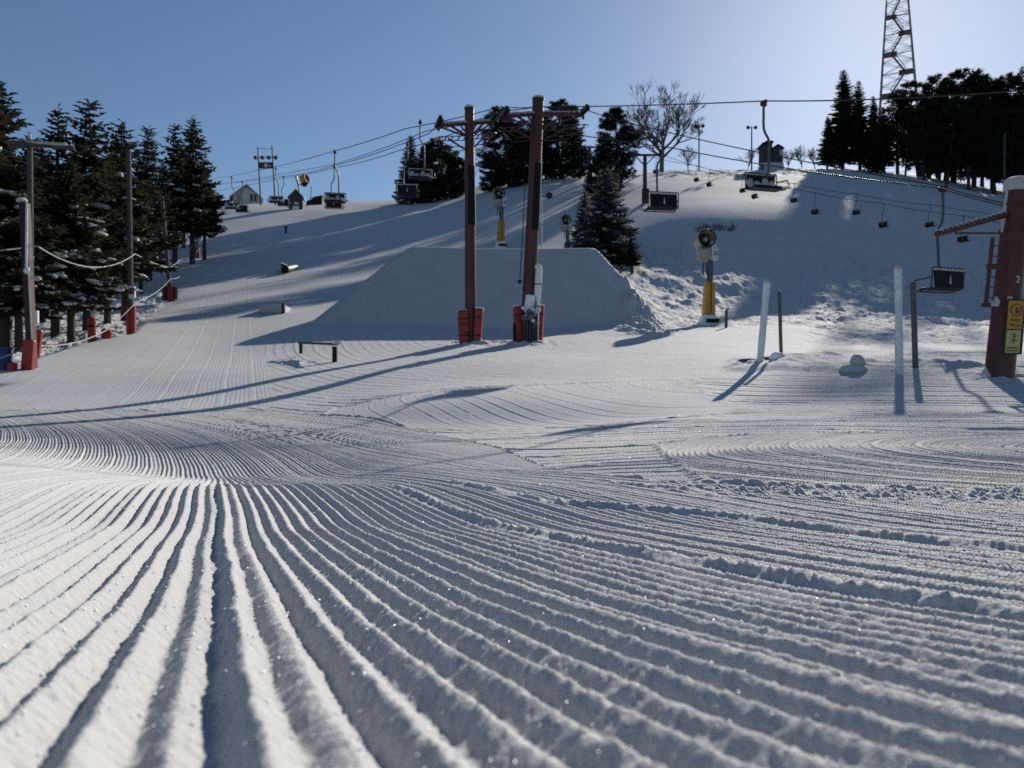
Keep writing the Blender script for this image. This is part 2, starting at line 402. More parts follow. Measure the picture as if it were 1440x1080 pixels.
# ------------------------------------------------------------------ mesh builder
class MB:
    def __init__(s): s.v = []; s.f = []
    def add(s, vs, fs):
        k = len(s.v); s.v += [tuple(p) for p in vs]; s.f += [tuple(i + k for i in q) for q in fs]
    def tube(s, pts, r, n=8, cap=True):
        pts = [Vector(p) for p in pts]
        rs = r if isinstance(r, (list, tuple)) else [r] * len(pts)
        vs = []; fs = []; ref = None
        for i, p in enumerate(pts):
            t = (pts[min(i + 1, len(pts) - 1)] - pts[max(i - 1, 0)]).normalized()
            if ref is None:
                ref = Vector((1, 0, 0)) if abs(t.x) < .8 else Vector((0, 1, 0))
            a = (ref - t * ref.dot(t)).normalized(); b = t.cross(a); ref = a
            for k in range(n):
                w = 2 * math.pi * k / n
                vs.append(p + (a * math.cos(w) + b * math.sin(w)) * rs[i])
        for i in range(len(pts) - 1):
            for k in range(n):
                fs.append((i*n+k, i*n+(k+1) % n, (i+1)*n+(k+1) % n, (i+1)*n+k))
        if cap:
            fs.append(tuple(range(n))[::-1]); fs.append(tuple((len(pts)-1)*n + k for k in range(n)))
        s.add(vs, fs); return s
    def box(s, c, size, R=None):
        c = Vector(c); h = [a / 2 for a in size]
        vs = []
        for x in (-1, 1):
            for y in (-1, 1):
                for z in (-1, 1):
                    p = Vector((x*h[0], y*h[1], z*h[2]))
                    vs.append(c + (R @ p if R is not None else p))
        s.add(vs, [(0,1,3,2),(4,6,7,5),(0,4,5,1),(2,3,7,6),(0,2,6,4),(1,5,7,3)]); return s
    def beam(s, a, b, w, h=None):
        """square bar from a to b"""
        a = Vector(a); b = Vector(b); d = b - a
        R = d.to_track_quat('Y', 'Z').to_matrix()
        return s.box((a + b) / 2, (w, d.length, h or w), R)
    def prism(s, outline, depth_vec):
        """extrude a 3D outline by a vector"""
        n = len(outline); d = Vector(depth_vec)
        vs = [Vector(p) for p in outline] + [Vector(p) + d for p in outline]
        fs = [tuple(range(n))[::-1], tuple(range(n, 2*n))] + [(i, (i+1) % n, n+(i+1) % n, n+i) for i in range(n)]
        s.add(vs, fs); return s
    def lathe(s, prof, c, axis=(0, 0, 1), n=20, cap=False):
        c = Vector(c); ax = Vector(axis).normalized()
        a = Vector((1, 0, 0)) if abs(ax.x) < .8 else Vector((0, 1, 0))
        a = (a - ax * a.dot(ax)).normalized(); b = ax.cross(a)
        vs = []; fs = []
        for r, h in prof:
            for k in range(n):
                w = 2*math.pi*k/n
                vs.append(c + ax*h + (a*math.cos(w)+b*math.sin(w))*r)
        for i in range(len(prof)-1):
            for k in range(n):
                fs.append((i*n+k, i*n+(k+1) % n, (i+1)*n+(k+1) % n, (i+1)*n+k))
        if cap:
            fs.append(tuple(range(n))[::-1]); fs.append(tuple((len(prof)-1)*n+k for k in range(n)))
        s.add(vs, fs); return s
    def blob(s, c, r, nu=10, nv=6, rnd=0.0, rng=random, R=None, flat=None):
        c = Vector(c); r = (r, r, r) if not isinstance(r, (tuple, list)) else r
        vs = []; fs = []
        for j in range(nv + 1):
            th = math.pi * j / nv
            for k in range(nu):
                w = 2*math.pi*k/nu; q = 1 + rng.uniform(-rnd, rnd) * (0 if j in (0, nv) else 1)
                p = Vector((math.sin(th)*math.cos(w)*r[0]*q, math.sin(th)*math.sin(w)*r[1]*q, math.cos(th)*r[2]*q))
                if flat is not None and p.z < -flat * r[2]: p.z = -flat * r[2]
                vs.append(c + (R @ p if R is not None else p))
        for j in range(nv):
            for k in range(nu):
                fs.append((j*nu+k, (j+1)*nu+k, (j+1)*nu+(k+1) % nu, j*nu+(k+1) % nu))
        s.add(vs, fs); return s
    def build(s, name, material, parent=None, smooth=35, bevel=0):
        off = Vector((0, 0, 0))
        p = parent
        while p is not None: off += p.location; p = p.parent
        me = bpy.data.meshes.new(name)
        me.from_pydata([(x-off.x, y-off.y, z-off.z) for x, y, z in s.v], [], s.f)
        if smooth:
            me.polygons.foreach_set('use_smooth', [True]*len(me.polygons))
            me.set_sharp_from_angle(angle=math.radians(smooth))
        me.materials.append(M[material] if isinstance(material, str) else material)
        o = bpy.data.objects.new(name, me); COL.objects.link(o)
        if parent is not None: o.parent = parent
        if bevel:
            b = o.modifiers.new('bevel', 'BEVEL'); b.width = bevel; b.segments = 2; b.limit_method = 'ANGLE'
        return o

def thing(name, label, cat, loc, group=None):
    o = bpy.data.objects.new(name, None); COL.objects.link(o); o.location = Vector(loc); o.empty_display_size = .2
    o['label'] = label; o['category'] = cat
    if group: o['group'] = group
    return o
def tag(o, label, cat, group=None):
    o['label'] = label; o['category'] = cat
    if group: o['group'] = group
    return o
KIDS = {}
def kids(o): return [c for c in COL.objects if c.parent is o] 
def copy_tree(root, label, loc, rz=0.0, sc=1.0, group=None):
    ch = kids(root)
    r = root.copy(); COL.objects.link(r); r.location = Vector(loc); r.rotation_euler = (0, 0, rz)
    r.scale = (sc, sc, sc) if not isinstance(sc, tuple) else sc
    r['label'] = label
    if group: r['group'] = group
    for c in ch:
        n = c.copy(); COL.objects.link(n); n.parent = r
        for g in kids(c):
            m = g.copy(); COL.objects.link(m); m.parent = n
    return r
def text_mesh(body, size, mtx, material, name, parent, depth=.004):
    cu = bpy.data.curves.new(name, 'FONT'); cu.body = body; cu.size = size; cu.align_x = 'CENTER'; cu.align_y = 'CENTER'; cu.extrude = depth
    t = bpy.data.objects.new(name + '_src', cu); COL.objects.link(t)
    dg = bpy.context.evaluated_depsgraph_get()
    me = bpy.data.meshes.new_from_object(t.evaluated_get(dg))
    bpy.data.objects.remove(t)
    me.transform(mtx)
    off = Vector((0, 0, 0)); p = parent
    while p is not None: off += p.location; p = p.parent
    me.transform(Matrix.Translation(-off))
    me.materials.clear(); me.materials.append(M[material])
    o = bpy.data.objects.new(name, me); COL.objects.link(o); o.parent = parent
    return o
ground = build_ground(); ground.data.materials.append(M['snow'])
# ------------------------------------------------------------------ trees
def np_mesh(name, V, Q, material, parent=None):
    me = bpy.data.meshes.new(name)
    V = np.asarray(V, np.float32); Q = np.asarray(Q, np.int32)
    me.vertices.add(len(V)); me.vertices.foreach_set('co', V.ravel())
    me.loops.add(Q.size); me.loops.foreach_set('vertex_index', Q.ravel())
    me.polygons.add(len(Q)); me.polygons.foreach_set('loop_start', np.arange(0, Q.size, Q.shape[1], dtype=np.int32))
    me.update(calc_edges=True)
    me.materials.append(M[material])
    o = bpy.data.objects.new(name, me); COL.objects.link(o); o.parent = parent
    return o

def blades(base, dirs, length, width, rng, cross=True):
    """rhombus needles sprays: base (n,3), dirs (n,3) unit"""
    n = len(base)
    r = rng.normal(size=(n, 3)); 
    side = np.cross(dirs, r); side /= np.linalg.norm(side, axis=1)[:, None] + 1e-9
    mid = base + dirs * (length * .45)[:, None]; tip = base + dirs * length[:, None]
    Vs = [np.stack([base, mid + side * (width / 2)[:, None], tip, mid - side * (width / 2)[:, None]], 1)]
    if cross:
        s2 = np.cross(dirs, side)
        Vs.append(np.stack([base, mid + s2 * (width / 2)[:, None], tip, mid - s2 * (width / 2)[:, None]], 1))
    V = np.concatenate(Vs, 0)
    return V.reshape(-1, 3)

def quads(n): return np.arange(n * 4).reshape(-1, 4)

def make_spruce(seed, h, r, base, snow=0.0, dens=1.0, material='needle', ragged=.25, droop=.32, lean=0.0):
    """returns an Empty with trunk, crown (and snow). base = bare trunk fraction"""
    rng = np.random.default_rng(seed); rd = random.Random(seed)
    root = thing('spruce_tree', 'x', 'tree', (0, 0, 0))
    tr = MB(); rb = .012 * h + .045
    pts = []; rad = []
    for i in range(9):
        t = i / 8
        pts.append((lean * h * t * t + .02*h*math.sin(t*5+seed)*.3, .015*h*math.sin(t*4+seed*2)*.4, h * t * .985)); rad.append(rb * (1 - t) ** .8 + .012)
    tr.tube([(0, 0, -.6)] + pts, [rb * 1.15] + rad, 8)
    for k in range(6):          # dead stubs on the bare trunk
        z = h * base * rd.uniform(.3, 1); a = rd.uniform(0, 6.28); l = rd.uniform(.3, .9)
        tr.tube([(0, 0, z), (math.cos(a)*l, math.sin(a)*l, z + rd.uniform(-.2, .1))], [.025, .008], 4)
    tr.build('trunk', 'bark', root)
    px = np.array([p[0] for p in pts]); py = np.array([p[1] for p in pts]); pz = np.array([p[2] for p in pts])
    B, D, Ln, W = [], [], [], []
    snowV = MB()
    z = h * base; zs = []
    while z < h * .985:
        zs.append(z); z += (.30 + .10 * rng.random()) * (1.0 if z < h * .8 else .62) * (h / 11) ** .35
    for z in zs:
        t = (z - h * base) / (h - h * base)
        nb = int(round((6 if t < .85 else 4) * dens)) + rng.integers(0, 2)
        prof = (1 - t) ** .82 * (0.62 + .38 * min(1, t * 6 + .25)) 
        az0 = rng.random() * 6.28
        cx = np.interp(z, pz, px); cy = np.interp(z, pz, py)
        for k in range(nb):
            if rng.random() < .06: continue
            L = r * prof * (1 + rng.uniform(-ragged, ragged)) + .12
            az = az0 + k * 6.283 / nb + rng.uniform(-.3, .3)
            dz = -droop * (1 - t * 1.2) + rng.uniform(-.08, .08)
            u = np.array([math.cos(az), math.sin(az), 0]); s = np.array([-math.sin(az), math.cos(az), 0])
            ns = max(3, int(L / .17))
            f = (np.arange(ns) + .6) / ns
            pos = np.array([cx, cy, z + rng.uniform(-.1, .1)]) + u * (L * f)[:, None] + np.array([0, 0, 1.]) * (L * (dz * f * 1.25 + .20 * f ** 3))[:, None]
            tl = (.42 * L * (1 - f * .72) ** .9 + .10) * rng.uniform(.75, 1.2, ns)
            tl = np.minimum(tl, .62)
            for sg in (-1, 1):
                d = u * .62 + s * sg * .75 + np.array([0, 0, -.22])
                d = d[None, :] + rng.normal(size=(ns, 3)) * .18
                d /= np.linalg.norm(d, axis=1)[:, None]
                B.append(pos); D.append(d); Ln.append(tl); W.append(tl * .34 + .035)
            # hanging sprays under the branch and the tip
            d = u * .35 + np.array([0, 0, -1.])
            d = d[None, :] + rng.normal(size=(ns, 3)) * .25; d /= np.linalg.norm(d, axis=1)[:, None]
            B.append(pos); D.append(d); Ln.append(tl * .55 + .05); W.append(tl * .22 + .03)
            d = (u + np.array([0, 0, .15]))[None, :]; d = d / np.linalg.norm(d)
            B.append(pos[-1:]); D.append(d); Ln.append(np.array([.30])); W.append(np.array([.10]))
            if snow and L > .35 and t < .72 and rng.random() < snow * (1.15 - t):
                for q in range(max(1, int(L * 1.6))):
                    ff = rng.uniform(.35, .98); i = min(ns - 1, int(ff * ns))
                    c = pos[i] + s * rng.uniform(-.2, .2) * L + np.array([0, 0, .05])
                    R = Matrix.Rotation(az, 3, 'Z') @ Matrix.Rotation(-math.atan(dz) * .8 + .15, 3, 'Y')
                    sz = rng.uniform(.13, .34) * (h / 11) ** .5
                    for w in range(3):
                        o3 = R @ Vector((rng.uniform(-.9, .9) * sz, rng.uniform(-.5, .5) * sz, rng.uniform(-.1, .12) * sz)); q3 = sz * rng.uniform(.45, .85)
                        snowV.blob(Vector(c) + o3, (q3 * rng.uniform(.9, 1.5), q3 * .8, q3 * .5), 7, 4, .3, rd, R)
    # leader
    k = 10; zz = np.linspace(h * .93, h * 1.0, k)
    a = rng.random(k) * 6.28
    B.append(np.stack([np.full(k, px[-1]), np.full(k, py[-1]), zz], 1)); dd = np.stack([np.cos(a) * .8, np.sin(a) * .8, np.full(k, .6)], 1)
    D.append(dd / np.linalg.norm(dd, axis=1)[:, None]); Ln.append(np.full(k, .26)); W.append(np.full(k, .08))
    B, D, Ln, W = (np.concatenate(q) for q in (B, D, Ln, W))
    V = blades(B, D, Ln, W, rng)
    np_mesh('crown', V, quads(len(V) // 4), material, root)
    if snowV.v: snowV.build('branch_snow', 'soft_snow', root, 60)['kind'] = 'stuff'
    return root

def make_pine(seed, h, r, base, dens=1.0, snow=0.0, material='pine_needle', lean=0.0):
    rng = np.random.default_rng(seed); rd = random.Random(seed)
    root = thing('pine_tree', 'x', 'tree', (0, 0, 0))
    tr = MB(); rb = .016 * h + .05
    pts = []; rad = []
    for i in range(9):
        t = i / 8
        pts.append((lean*h*t + .03*h*math.sin(t*3+seed), .02*h*math.sin(t*3.7+seed*2), h * t * .97)); rad.append(rb * (1 - t * .9))
    tr.tube([(pts[0][0], pts[0][1], -.8)] + pts, [rb * 1.2] + rad, 8)
    P3 = np.array(pts)
    B, D, Ln, W = [], [], [], []
    snowV = MB()
    nb = int(46 * dens)
    for k in range(nb):
        t = base + (1 - base) * (k + rng.random()) / nb
        tt = (t - base) / (1 - base)
        prof = (.55 + .45 * math.sin(min(1, tt * 1.9) * 1.57)) * (1 - max(0, tt - .45) / .55) ** .62
        L = r * prof * rng.uniform(.55, 1.2) + .35
        az = rng.random() * 6.283
        u = np.array([math.cos(az), math.sin(az), 0]); s = np.array([-u[1], u[0], 0])
        c0 = np.array([np.interp(t * h, P3[:, 2], P3[:, i]) for i in range(3)]); c0[2] = t * h * .97
        up = rng.uniform(-.12, .32) + .35 * tt
        mid = c0 + u * L * .55 + np.array([0, 0, L * .5 * up - .03 * L]); end = c0 + u * L + np.array([0, 0, L * up])
        tr.tube([c0, mid, end], [.02 + .012 * L, .015 + .006 * L, .01], 4)
        nt = int((5 + L * 5) * dens)
        for q in range(nt):
            f = rng.uniform(.28, 1.02)
            p = (1-f)**2 * c0 + 2*f*(1-f)*mid + f*f*end
            p = p + s * rng.normal() * .16 * L * (1.15 - f * .5) + np.array([0, 0, rng.normal() * .10 * L]) 
            m = 9
            d = rng.normal(size=(m, 3)) + u * .7 + np.array([0, 0, .45]); d /= np.linalg.norm(d, axis=1)[:, None]
            B.append(np.repeat(p[None, :], m, 0)); D.append(d); Ln.append(rng.uniform(.22, .66, m) * (h / 12) ** .5); W.append(rng.uniform(.05, .15, m) * (h / 12) ** .5)
            if snow and rng.random() < snow:
                sz = rng.uniform(.12, .28)
                snowV.blob(p + np.array([0, 0, .12]), (sz * 1.3, sz, sz * .5), 7, 4, .3, rd, Matrix.Rotation(az, 3, 'Z'))
    tr.build('trunk', 'bark', root)
    B, D, Ln, W = (np.concatenate(q) for q in (B, D, Ln, W))
    V = blades(B, D, Ln, W, rng, cross=False)
    np_mesh('crown', V, quads(len(V) // 4), material, root)
    if snowV.v: snowV.build('branch_snow', 'soft_snow', root, 60)['kind'] = 'stuff'
    return root

def make_bare(seed, h, spread, name='bare_tree', levels=5, trunk=.25, n0=6, thick=.022, first=.48):
    rd = random.Random(seed)
    root = thing(name, 'x', 'tree', (0, 0, 0))
    tr = MB(); br = MB()
    def grow(p, d, l, r, lev, mb):
        a = p; pts = [a]; rs = [r]
        for i in range(3):
            d = (d + Vector((rd.gauss(0, .055), rd.gauss(0, .055), rd.gauss(.03, .04)))).normalized()
            a = a + d * (l / 3); pts.append(a); rs.append(r * (1 - .16 * (i + 1)))
        mb.tube(pts, rs, 5 if lev > 2 else 3, cap=False)
        if lev == 0: return
        for k in range(rd.choice((3, 3, 4)) if lev < levels else n0):
            ax = Vector((rd.gauss(0, 1), rd.gauss(0, 1), rd.gauss(0, .5))); ax = (ax - d * ax.dot(d)).normalized()
            an = (first if lev == levels else .48) + spread * rd.uniform(-.22, .30); nd = d * math.cos(an) + ax * math.sin(an)
            f = rd.uniform(.45, 1.0); i = min(2, int(f * 3)); st = pts[i].lerp(pts[i+1], f * 3 - i)
            grow(st, (nd + Vector((0, 0, .12))).normalized(), l * rd.uniform(.55, .82), max(r * .52, .022), lev - 1, br)
    grow(Vector((0, 0, -.5)), Vector((0, 0, 1)), h * (trunk + .05), h * thick, levels, tr)
    tr.build('trunk', 'pale_bark', root); br.build('branches', 'twig', root)
    return root

SPR = []   # prototypes, first use takes the prototype itself
class Kind:
    def __init__(s, maker, h): s.maker = maker; s.h = h; s.root = None; s.used = False
    def place(s, label, loc, h, rz, group, wide=1.0):
        if s.root is None: s.root = s.maker()
        k = h / s.h
        if not s.used:
            s.used = True; o = s.root; o.location = loc; o.rotation_euler = (0, 0, rz); o.scale = (k*wide, k*wide, k)
            o['label'] = label; o['group'] = group; return o
        return copy_tree(s.root, label, loc, rz, (k*wide, k*wide, k), group)
K = {
 'snowy1': Kind(lambda: make_spruce(11, 11, 2.2, .24, snow=.9, droop=.24), 11),
 'snowy2': Kind(lambda: make_spruce(12, 11, 1.8, .27, snow=.75, ragged=.4, droop=.24), 11),
 'dark1': Kind(lambda: make_spruce(13, 11, 1.9, .31, snow=.2, ragged=.35, droop=.22), 11),
 'dark2': Kind(lambda: make_spruce(14, 11, 1.7, .30, snow=.14, ragged=.45, droop=.2), 11),
 'thin': Kind(lambda: make_spruce(15, 11, 1.45, .2, snow=.12, dens=.8, ragged=.4, droop=.15), 11),
 'frosty': Kind(lambda: make_spruce(16, 9, 2.1, .05, snow=.6, dens=1.15, droop=.40, material='frost_needle'), 9),
 'tall1': Kind(lambda: make_spruce(17, 20, 3.2, .10, dens=1.15), 20),
 'tall2': Kind(lambda: make_spruce(18, 20, 2.9, .14, dens=1.1, ragged=.35), 20),
 'pine1': Kind(lambda: make_pine(21, 18, 3.2, .16, dens=1.4), 18),
 'pine2': Kind(lambda: make_pine(22, 18, 2.8, .20, dens=1.35), 18),
 'pine3': Kind(lambda: make_pine(23, 18, 3.6, .12, dens=1.45), 18),
 'cpine1': Kind(lambda: make_pine(24, 16, 3.6, .03, dens=2.0, snow=.05, lean=.02), 16),
 'cpine2': Kind(lambda: make_pine(25, 16, 3.2, .05, dens=2.0, snow=.05), 16),
}
def tree(kind, px, Y, top, label, group, rz=None, wide=1.0, sink=.1):
    g = G(px, Y)
    h = H + (540 - top) / F * Y - g.z + sink
    g.z -= sink
    return K[kind].place(label, g, h, (px * 1.37 + Y) % 6.28 if rz is None else rz, group, wide)

LG = 'spruces along the edge of the groomed run'
LEFT = [
 ('dark1', -30, 29, 96, 'dark spruce cut by the picture edge, behind the blue barrel'),
 ('dark1', 4, 32, 114, 'tall dark spruce behind the red steel post and the lamp crossarm'),
 ('snowy1', 28, 30, 236, 'short spruce with white snow pillows behind the red steel post'),
 ('thin', 79, 36, 150, 'thin ragged spruce with a narrow spire, just beside the lamp crossarm'),
 ('snowy1', 98, 32.5, 225, 'snow laden lower spruce with a bare dark trunk between the two wooden poles'),
 ('dark2', 126, 38, 143, 'tallest dark spruce between the lamp crossarm pole and the plain wooden pole'),
 ('snowy2', 150, 41, 228, 'snowy spruce low down beside the plain wooden pole'),
 ('dark1', 174, 44, 171, 'dark pointed spruce rising right above the plain wooden pole'),
 ('snowy1', 199, 60, 262, 'spruce with the thickest snow pillows between the plain pole and the leaning pole'),
 ('dark2', 208, 67, 179, 'slim dark spruce rising behind the leaning pole'),
 ('dark2', 247, 73, 176, 'ragged twin spruce left of the pair above the rope line, uphill'),
 ('dark1', 271, 76, 166, 'broad dark spruce farthest uphill with a pointed top, beside the white hut'),
 ('snowy2', 287, 79, 222, 'spruce at the upper end of the row where the rope meets the run'),
 ('snowy2', 60, 44, 205, 'spruce hidden behind the lamp crossarm pole with snow on its boughs'),
 ('dark2', 228, 84, 225, 'small spruce between the leaning pole and the uphill pair'),
 ('dark2', -80, 34, 110, 'dark spruce outside the picture edge by the blue barrel'),
 ('dark1', 45, 52, 190, 'spruce standing deep in the wood behind the ragged spire'),
 ('dark2', 108, 50, 200, 'spruce standing deep in the wood behind the tallest dark one'),
 ('dark1', 160, 62, 215, 'spruce standing deep in the wood behind the dark pointed one'),
 ('dark2', 258, 88, 215, 'spruce half hidden behind the uphill pair'),
]
for a in LEFT: tree(a[0], a[1], a[2], a[3], a[4], LG, wide={'thin': .9}.get(a[0], 1.0) * (1.3 if a[2] < 50 else 1.15))

CG = 'conifers on the crest behind the jump'
for kd, px, Y, top, lb, wd in [
 ('frosty', 577, 128, 190, 'short snowy spruce at the left end of the crest group', .62),
 ('cpine1', 622, 130, 196, 'bushy pine with ragged crown left of the slimmer red lift tower', 1.1),
 ('cpine2', 600, 134, 205, 'pine squeezed between the short snowy spruce and the bushy pine', .8),
 ('cpine1', 712, 132, 150, 'big dark pine seen between the two red lift towers', .95),
 ('cpine2', 790, 138, 142, 'tall dark pine just right of the leaning red lift tower', 1.15),
 ('cpine1', 765, 142, 160, 'dark pine hidden behind the leaning red lift tower', .8),
 ('cpine2', 862, 112, 152, 'leaning dark pine above the frosted spruces, beside the bare tree', .82),
 ('cpine2', 642, 131, 222, 'low pine at the right end of the crest group behind the slimmer red lift tower', 1.2),
 ('cpine1', 592, 127, 232, 'low bushy pine at the foot of the short snowy spruce', 1.4),
 ('cpine2', 735, 134, 182, 'shorter pine showing between the big dark pine and the leaning red lift tower', 1.0),
 ('cpine1', 690, 130, 215, 'low pine at the left foot of the big dark pine', 1.1),
 ('cpine2', 815, 136, 200, 'pine at the right foot of the tall dark pine', 1.0),
 ('cpine1', 845, 104, 205, 'pine under the leaning dark pine, above the large frosted spruce', .85),
 ('frosty', 852, 70, 236, 'large frosted spruce standing at the right shoulder of the jump', 1.0),
 ('frosty', 822, 73, 268, 'dark spruce on the left flank of the large frosted spruce', .7),
 ('thin', 888, 66, 322, 'tiny spruce at the foot of the large frosted spruce', 1.3),
 ('thin', 874, 67, 342, 'smallest sapling between the large frosted spruce and the tiny spruce', 1.3),
 ]: tree(kd, px, Y, top, lb, CG, wide=wd * 1.6)

RG = 'tall conifers on the right crest'
RIGHT = [
 ('tall1', 1186, 152, 97, 'tallest spruce left of the lattice tower with a pointed top', .95),
 ('tall2', 1208, 155, 112, 'second tall spruce, touching the tallest one beside the lattice tower', .9),
 ('tall2', 1164, 150, 162, 'lower spruce at the left edge of the pair near the bare bushes', .95),
 ('tall1', 1228, 158, 134, 'spruce filling the gap between the spruce pair and the lattice tower', .8),  # raised to block sun and shrink a lit patch on the hill
 ('pine2', 1262, 160, 128, 'pine in front of the lattice tower foot', .8),
 ('pine1', 1287, 158, 112, 'pine next right of the lattice tower', 1.0),
 ('pine3', 1312, 156, 105, 'broad pine in the middle of the right stand, under the upper cable', .8),
 ('pine2', 1330, 152, 112, 'pine beside the broad pine, under the upper cable', 1.0),
 ('pine1', 1348, 154, 94, 'highest domed pine of the right stand', 1.0),
 ('pine3', 1372, 150, 103, 'wide pine right of the highest domed pine', .8),
 ('pine2', 1396, 152, 106, 'slim pine with sky gaps on either side', .9),
 ('pine1', 1418, 150, 106, 'pine above the snow capped red column', .9),
 ('tall2', 1436, 146, 91, 'pointed spruce at the picture edge above the snow capped red column', .8),
 ('tall2', 1243, 150, 150, 'added spruce closing the sunlit gap under the lattice tower', .9),  # added to stop the sun shining through this gap onto the hill
 ('tall1', 1232, 140, 172, 'low spruce in the front row below the lattice tower', .8),
 ('pine2', 1240, 165, 172, 'short pine hidden under the lattice tower', .9),
 ('pine2', 1300, 140, 150, 'lower pine in the front row of the right stand', .8),
 ('pine1', 1336, 138, 140, 'front row pine below the highest domed pine', .8),
 ('pine2', 1362, 136, 150, 'front row pine with a bare trunk over the shaded slope', .8),
 ('pine1', 1392, 134, 142, 'front row pine left of the lone wooden pole', .9),
 ('pine3', 1425, 132, 150, 'front row pine behind the lone wooden pole', .8),
 ('pine1', 1275, 146, 165, 'front row pine beside the lattice tower base', .75),
 ('tall1', 1320, 172, 118, 'dark conifer deep inside the right stand', .9),
 ('tall2', 1380, 170, 116, 'dark conifer deep inside the right stand behind the wide pine', .9),
 ('pine3', 1470, 140, 96, 'pine just outside the picture beyond the pointed spruce', .8),
 ('pine1', 1510, 138, 100, 'pine outside the picture, second beyond the pointed spruce', 1.0),
 ('tall1', 1555, 136, 90, 'spruce outside the picture, third beyond the pointed spruce', 1.0),
 ('pine3', 1600, 134, 100, 'pine outside the picture, fourth beyond the pointed spruce', .9),
 ('pine1', 1650, 130, 100, 'pine outside the picture, fifth beyond the pointed spruce', 1.0),
 ('tall2', 1705, 126, 96, 'spruce outside the picture, sixth beyond the pointed spruce', 1.0),
 ('pine3', 1760, 122, 100, 'pine outside the picture, seventh beyond the pointed spruce', .9),
 ('pine1', 1820, 116, 100, 'pine outside the picture, eighth beyond the pointed spruce', 1.0),
 ('tall1', 1890, 110, 92, 'spruce outside the picture, ninth beyond the pointed spruce', 1.0),
]
for kd, px, Y, top, lb, wd in RIGHT: tree(kd, px, Y, top, lb, RG, wide=wd * 1.4)

def place_bare(o, label, px, Y, group, sc=1.0, rz=0):
    g = G(px, Y); o.location = g; o.rotation_euler = (0, 0, rz); o.scale = (sc, sc, sc); o['label'] = label; o['group'] = group
    return o
bt = make_bare(31, 20, 1.0, levels=6, trunk=.20, n0=8, thick=.018, first=.85)
place_bare(bt, 'big leafless tree with a wide round crown behind the upper cable', 930, 150, 'leafless trees on the crest', 1.45)
sm = make_bare(33, 11.5, 1.0, levels=4, trunk=.16, n0=9, thick=.010, first=.5)
place_bare(sm, 'small leafless tree between the big leafless tree and the lamp mast', 968, 155, 'leafless trees on the crest')
for px, Y, sc, lb in [(1108, 152, .85, 'leafless tree right of the lift shack'), (1128, 156, 1.0, 'leafless tree between the lift shack and the spruces'),
                      (1146, 153, .9, 'leafless tree against the lower spruce of the pair'), (1052, 158, .9, 'leafless tree behind the twin lamp mast beside the shack'), (640, 140, .8, 'leafless tree behind the slimmer red lift tower')]:
    copy_tree(sm, lb, G(px, Y), px * .7, sc, 'leafless trees on the crest')
# brush on the shaded hillside
bb = MB(); rb = random.Random(5)
for i in range(260):
    px = rb.uniform(978, 1034); Y = rb.uniform(78.5, 80); g = G(px, Y); a = rb.uniform(0, 6.28); l = rb.uniform(.25, .9) * (.6 + .4 * math.sin(px * .3))
    bb.tube([g - Vector((0, 0, .1)), g + Vector((math.cos(a)*l*.6, math.sin(a)*l*.5, l*.8))], [.03, .01], 3, False)
tag(bb.build('brush_patch', 'twig'), 'low dark brush patch poking through the shaded snow hillside', 'brush')
# ------------------------------------------------------------------ chairlift towers
def V(*a): return Vector(a)
def snow_cap(mb, c, r, h, n=14):
    mb.lathe([(r*1.02, -h*.25), (r*1.12, .0), (r*1.08, h*.5), (r*.8, h*.85), (r*.35, h), (0.001, h*1.02)], c, n=n)

def sheave_train(parent, c, along, count=4, r=.15):
    """a short row of rubber-lined wheels that carries the rope; c is its middle"""
    al = Vector(along).normalized(); side = al.cross(V(0, 0, 1)).normalized()
    fr = MB(); fr.beam(c - al*.62 + side*.09 + V(0,0,-.02), c + al*.62 + side*.09 + V(0,0,-.02), .05, .12)
    fr.beam(c - al*.62 - side*.09 + V(0,0,-.02), c + al*.62 - side*.09 + V(0,0,-.02), .05, .12)
    fr.beam(c + V(0,0,-.34), c + V(0,0,.02), .10, .10)
    o = fr.build('sheave_assembly', 'dark_steel', parent)
    for k in range(count):
        w = MB(); p = c + al * (k - (count-1)/2) * .34 + V(0, 0, .03)
        w.lathe([(.03, -.05), (r, -.05), (r*1.0, -.03), (r*.86, 0), (r, .03), (r, .05), (.03, .05)], p, side, 16)
        w.build('sheave_wheel', 'black', o)
    return o

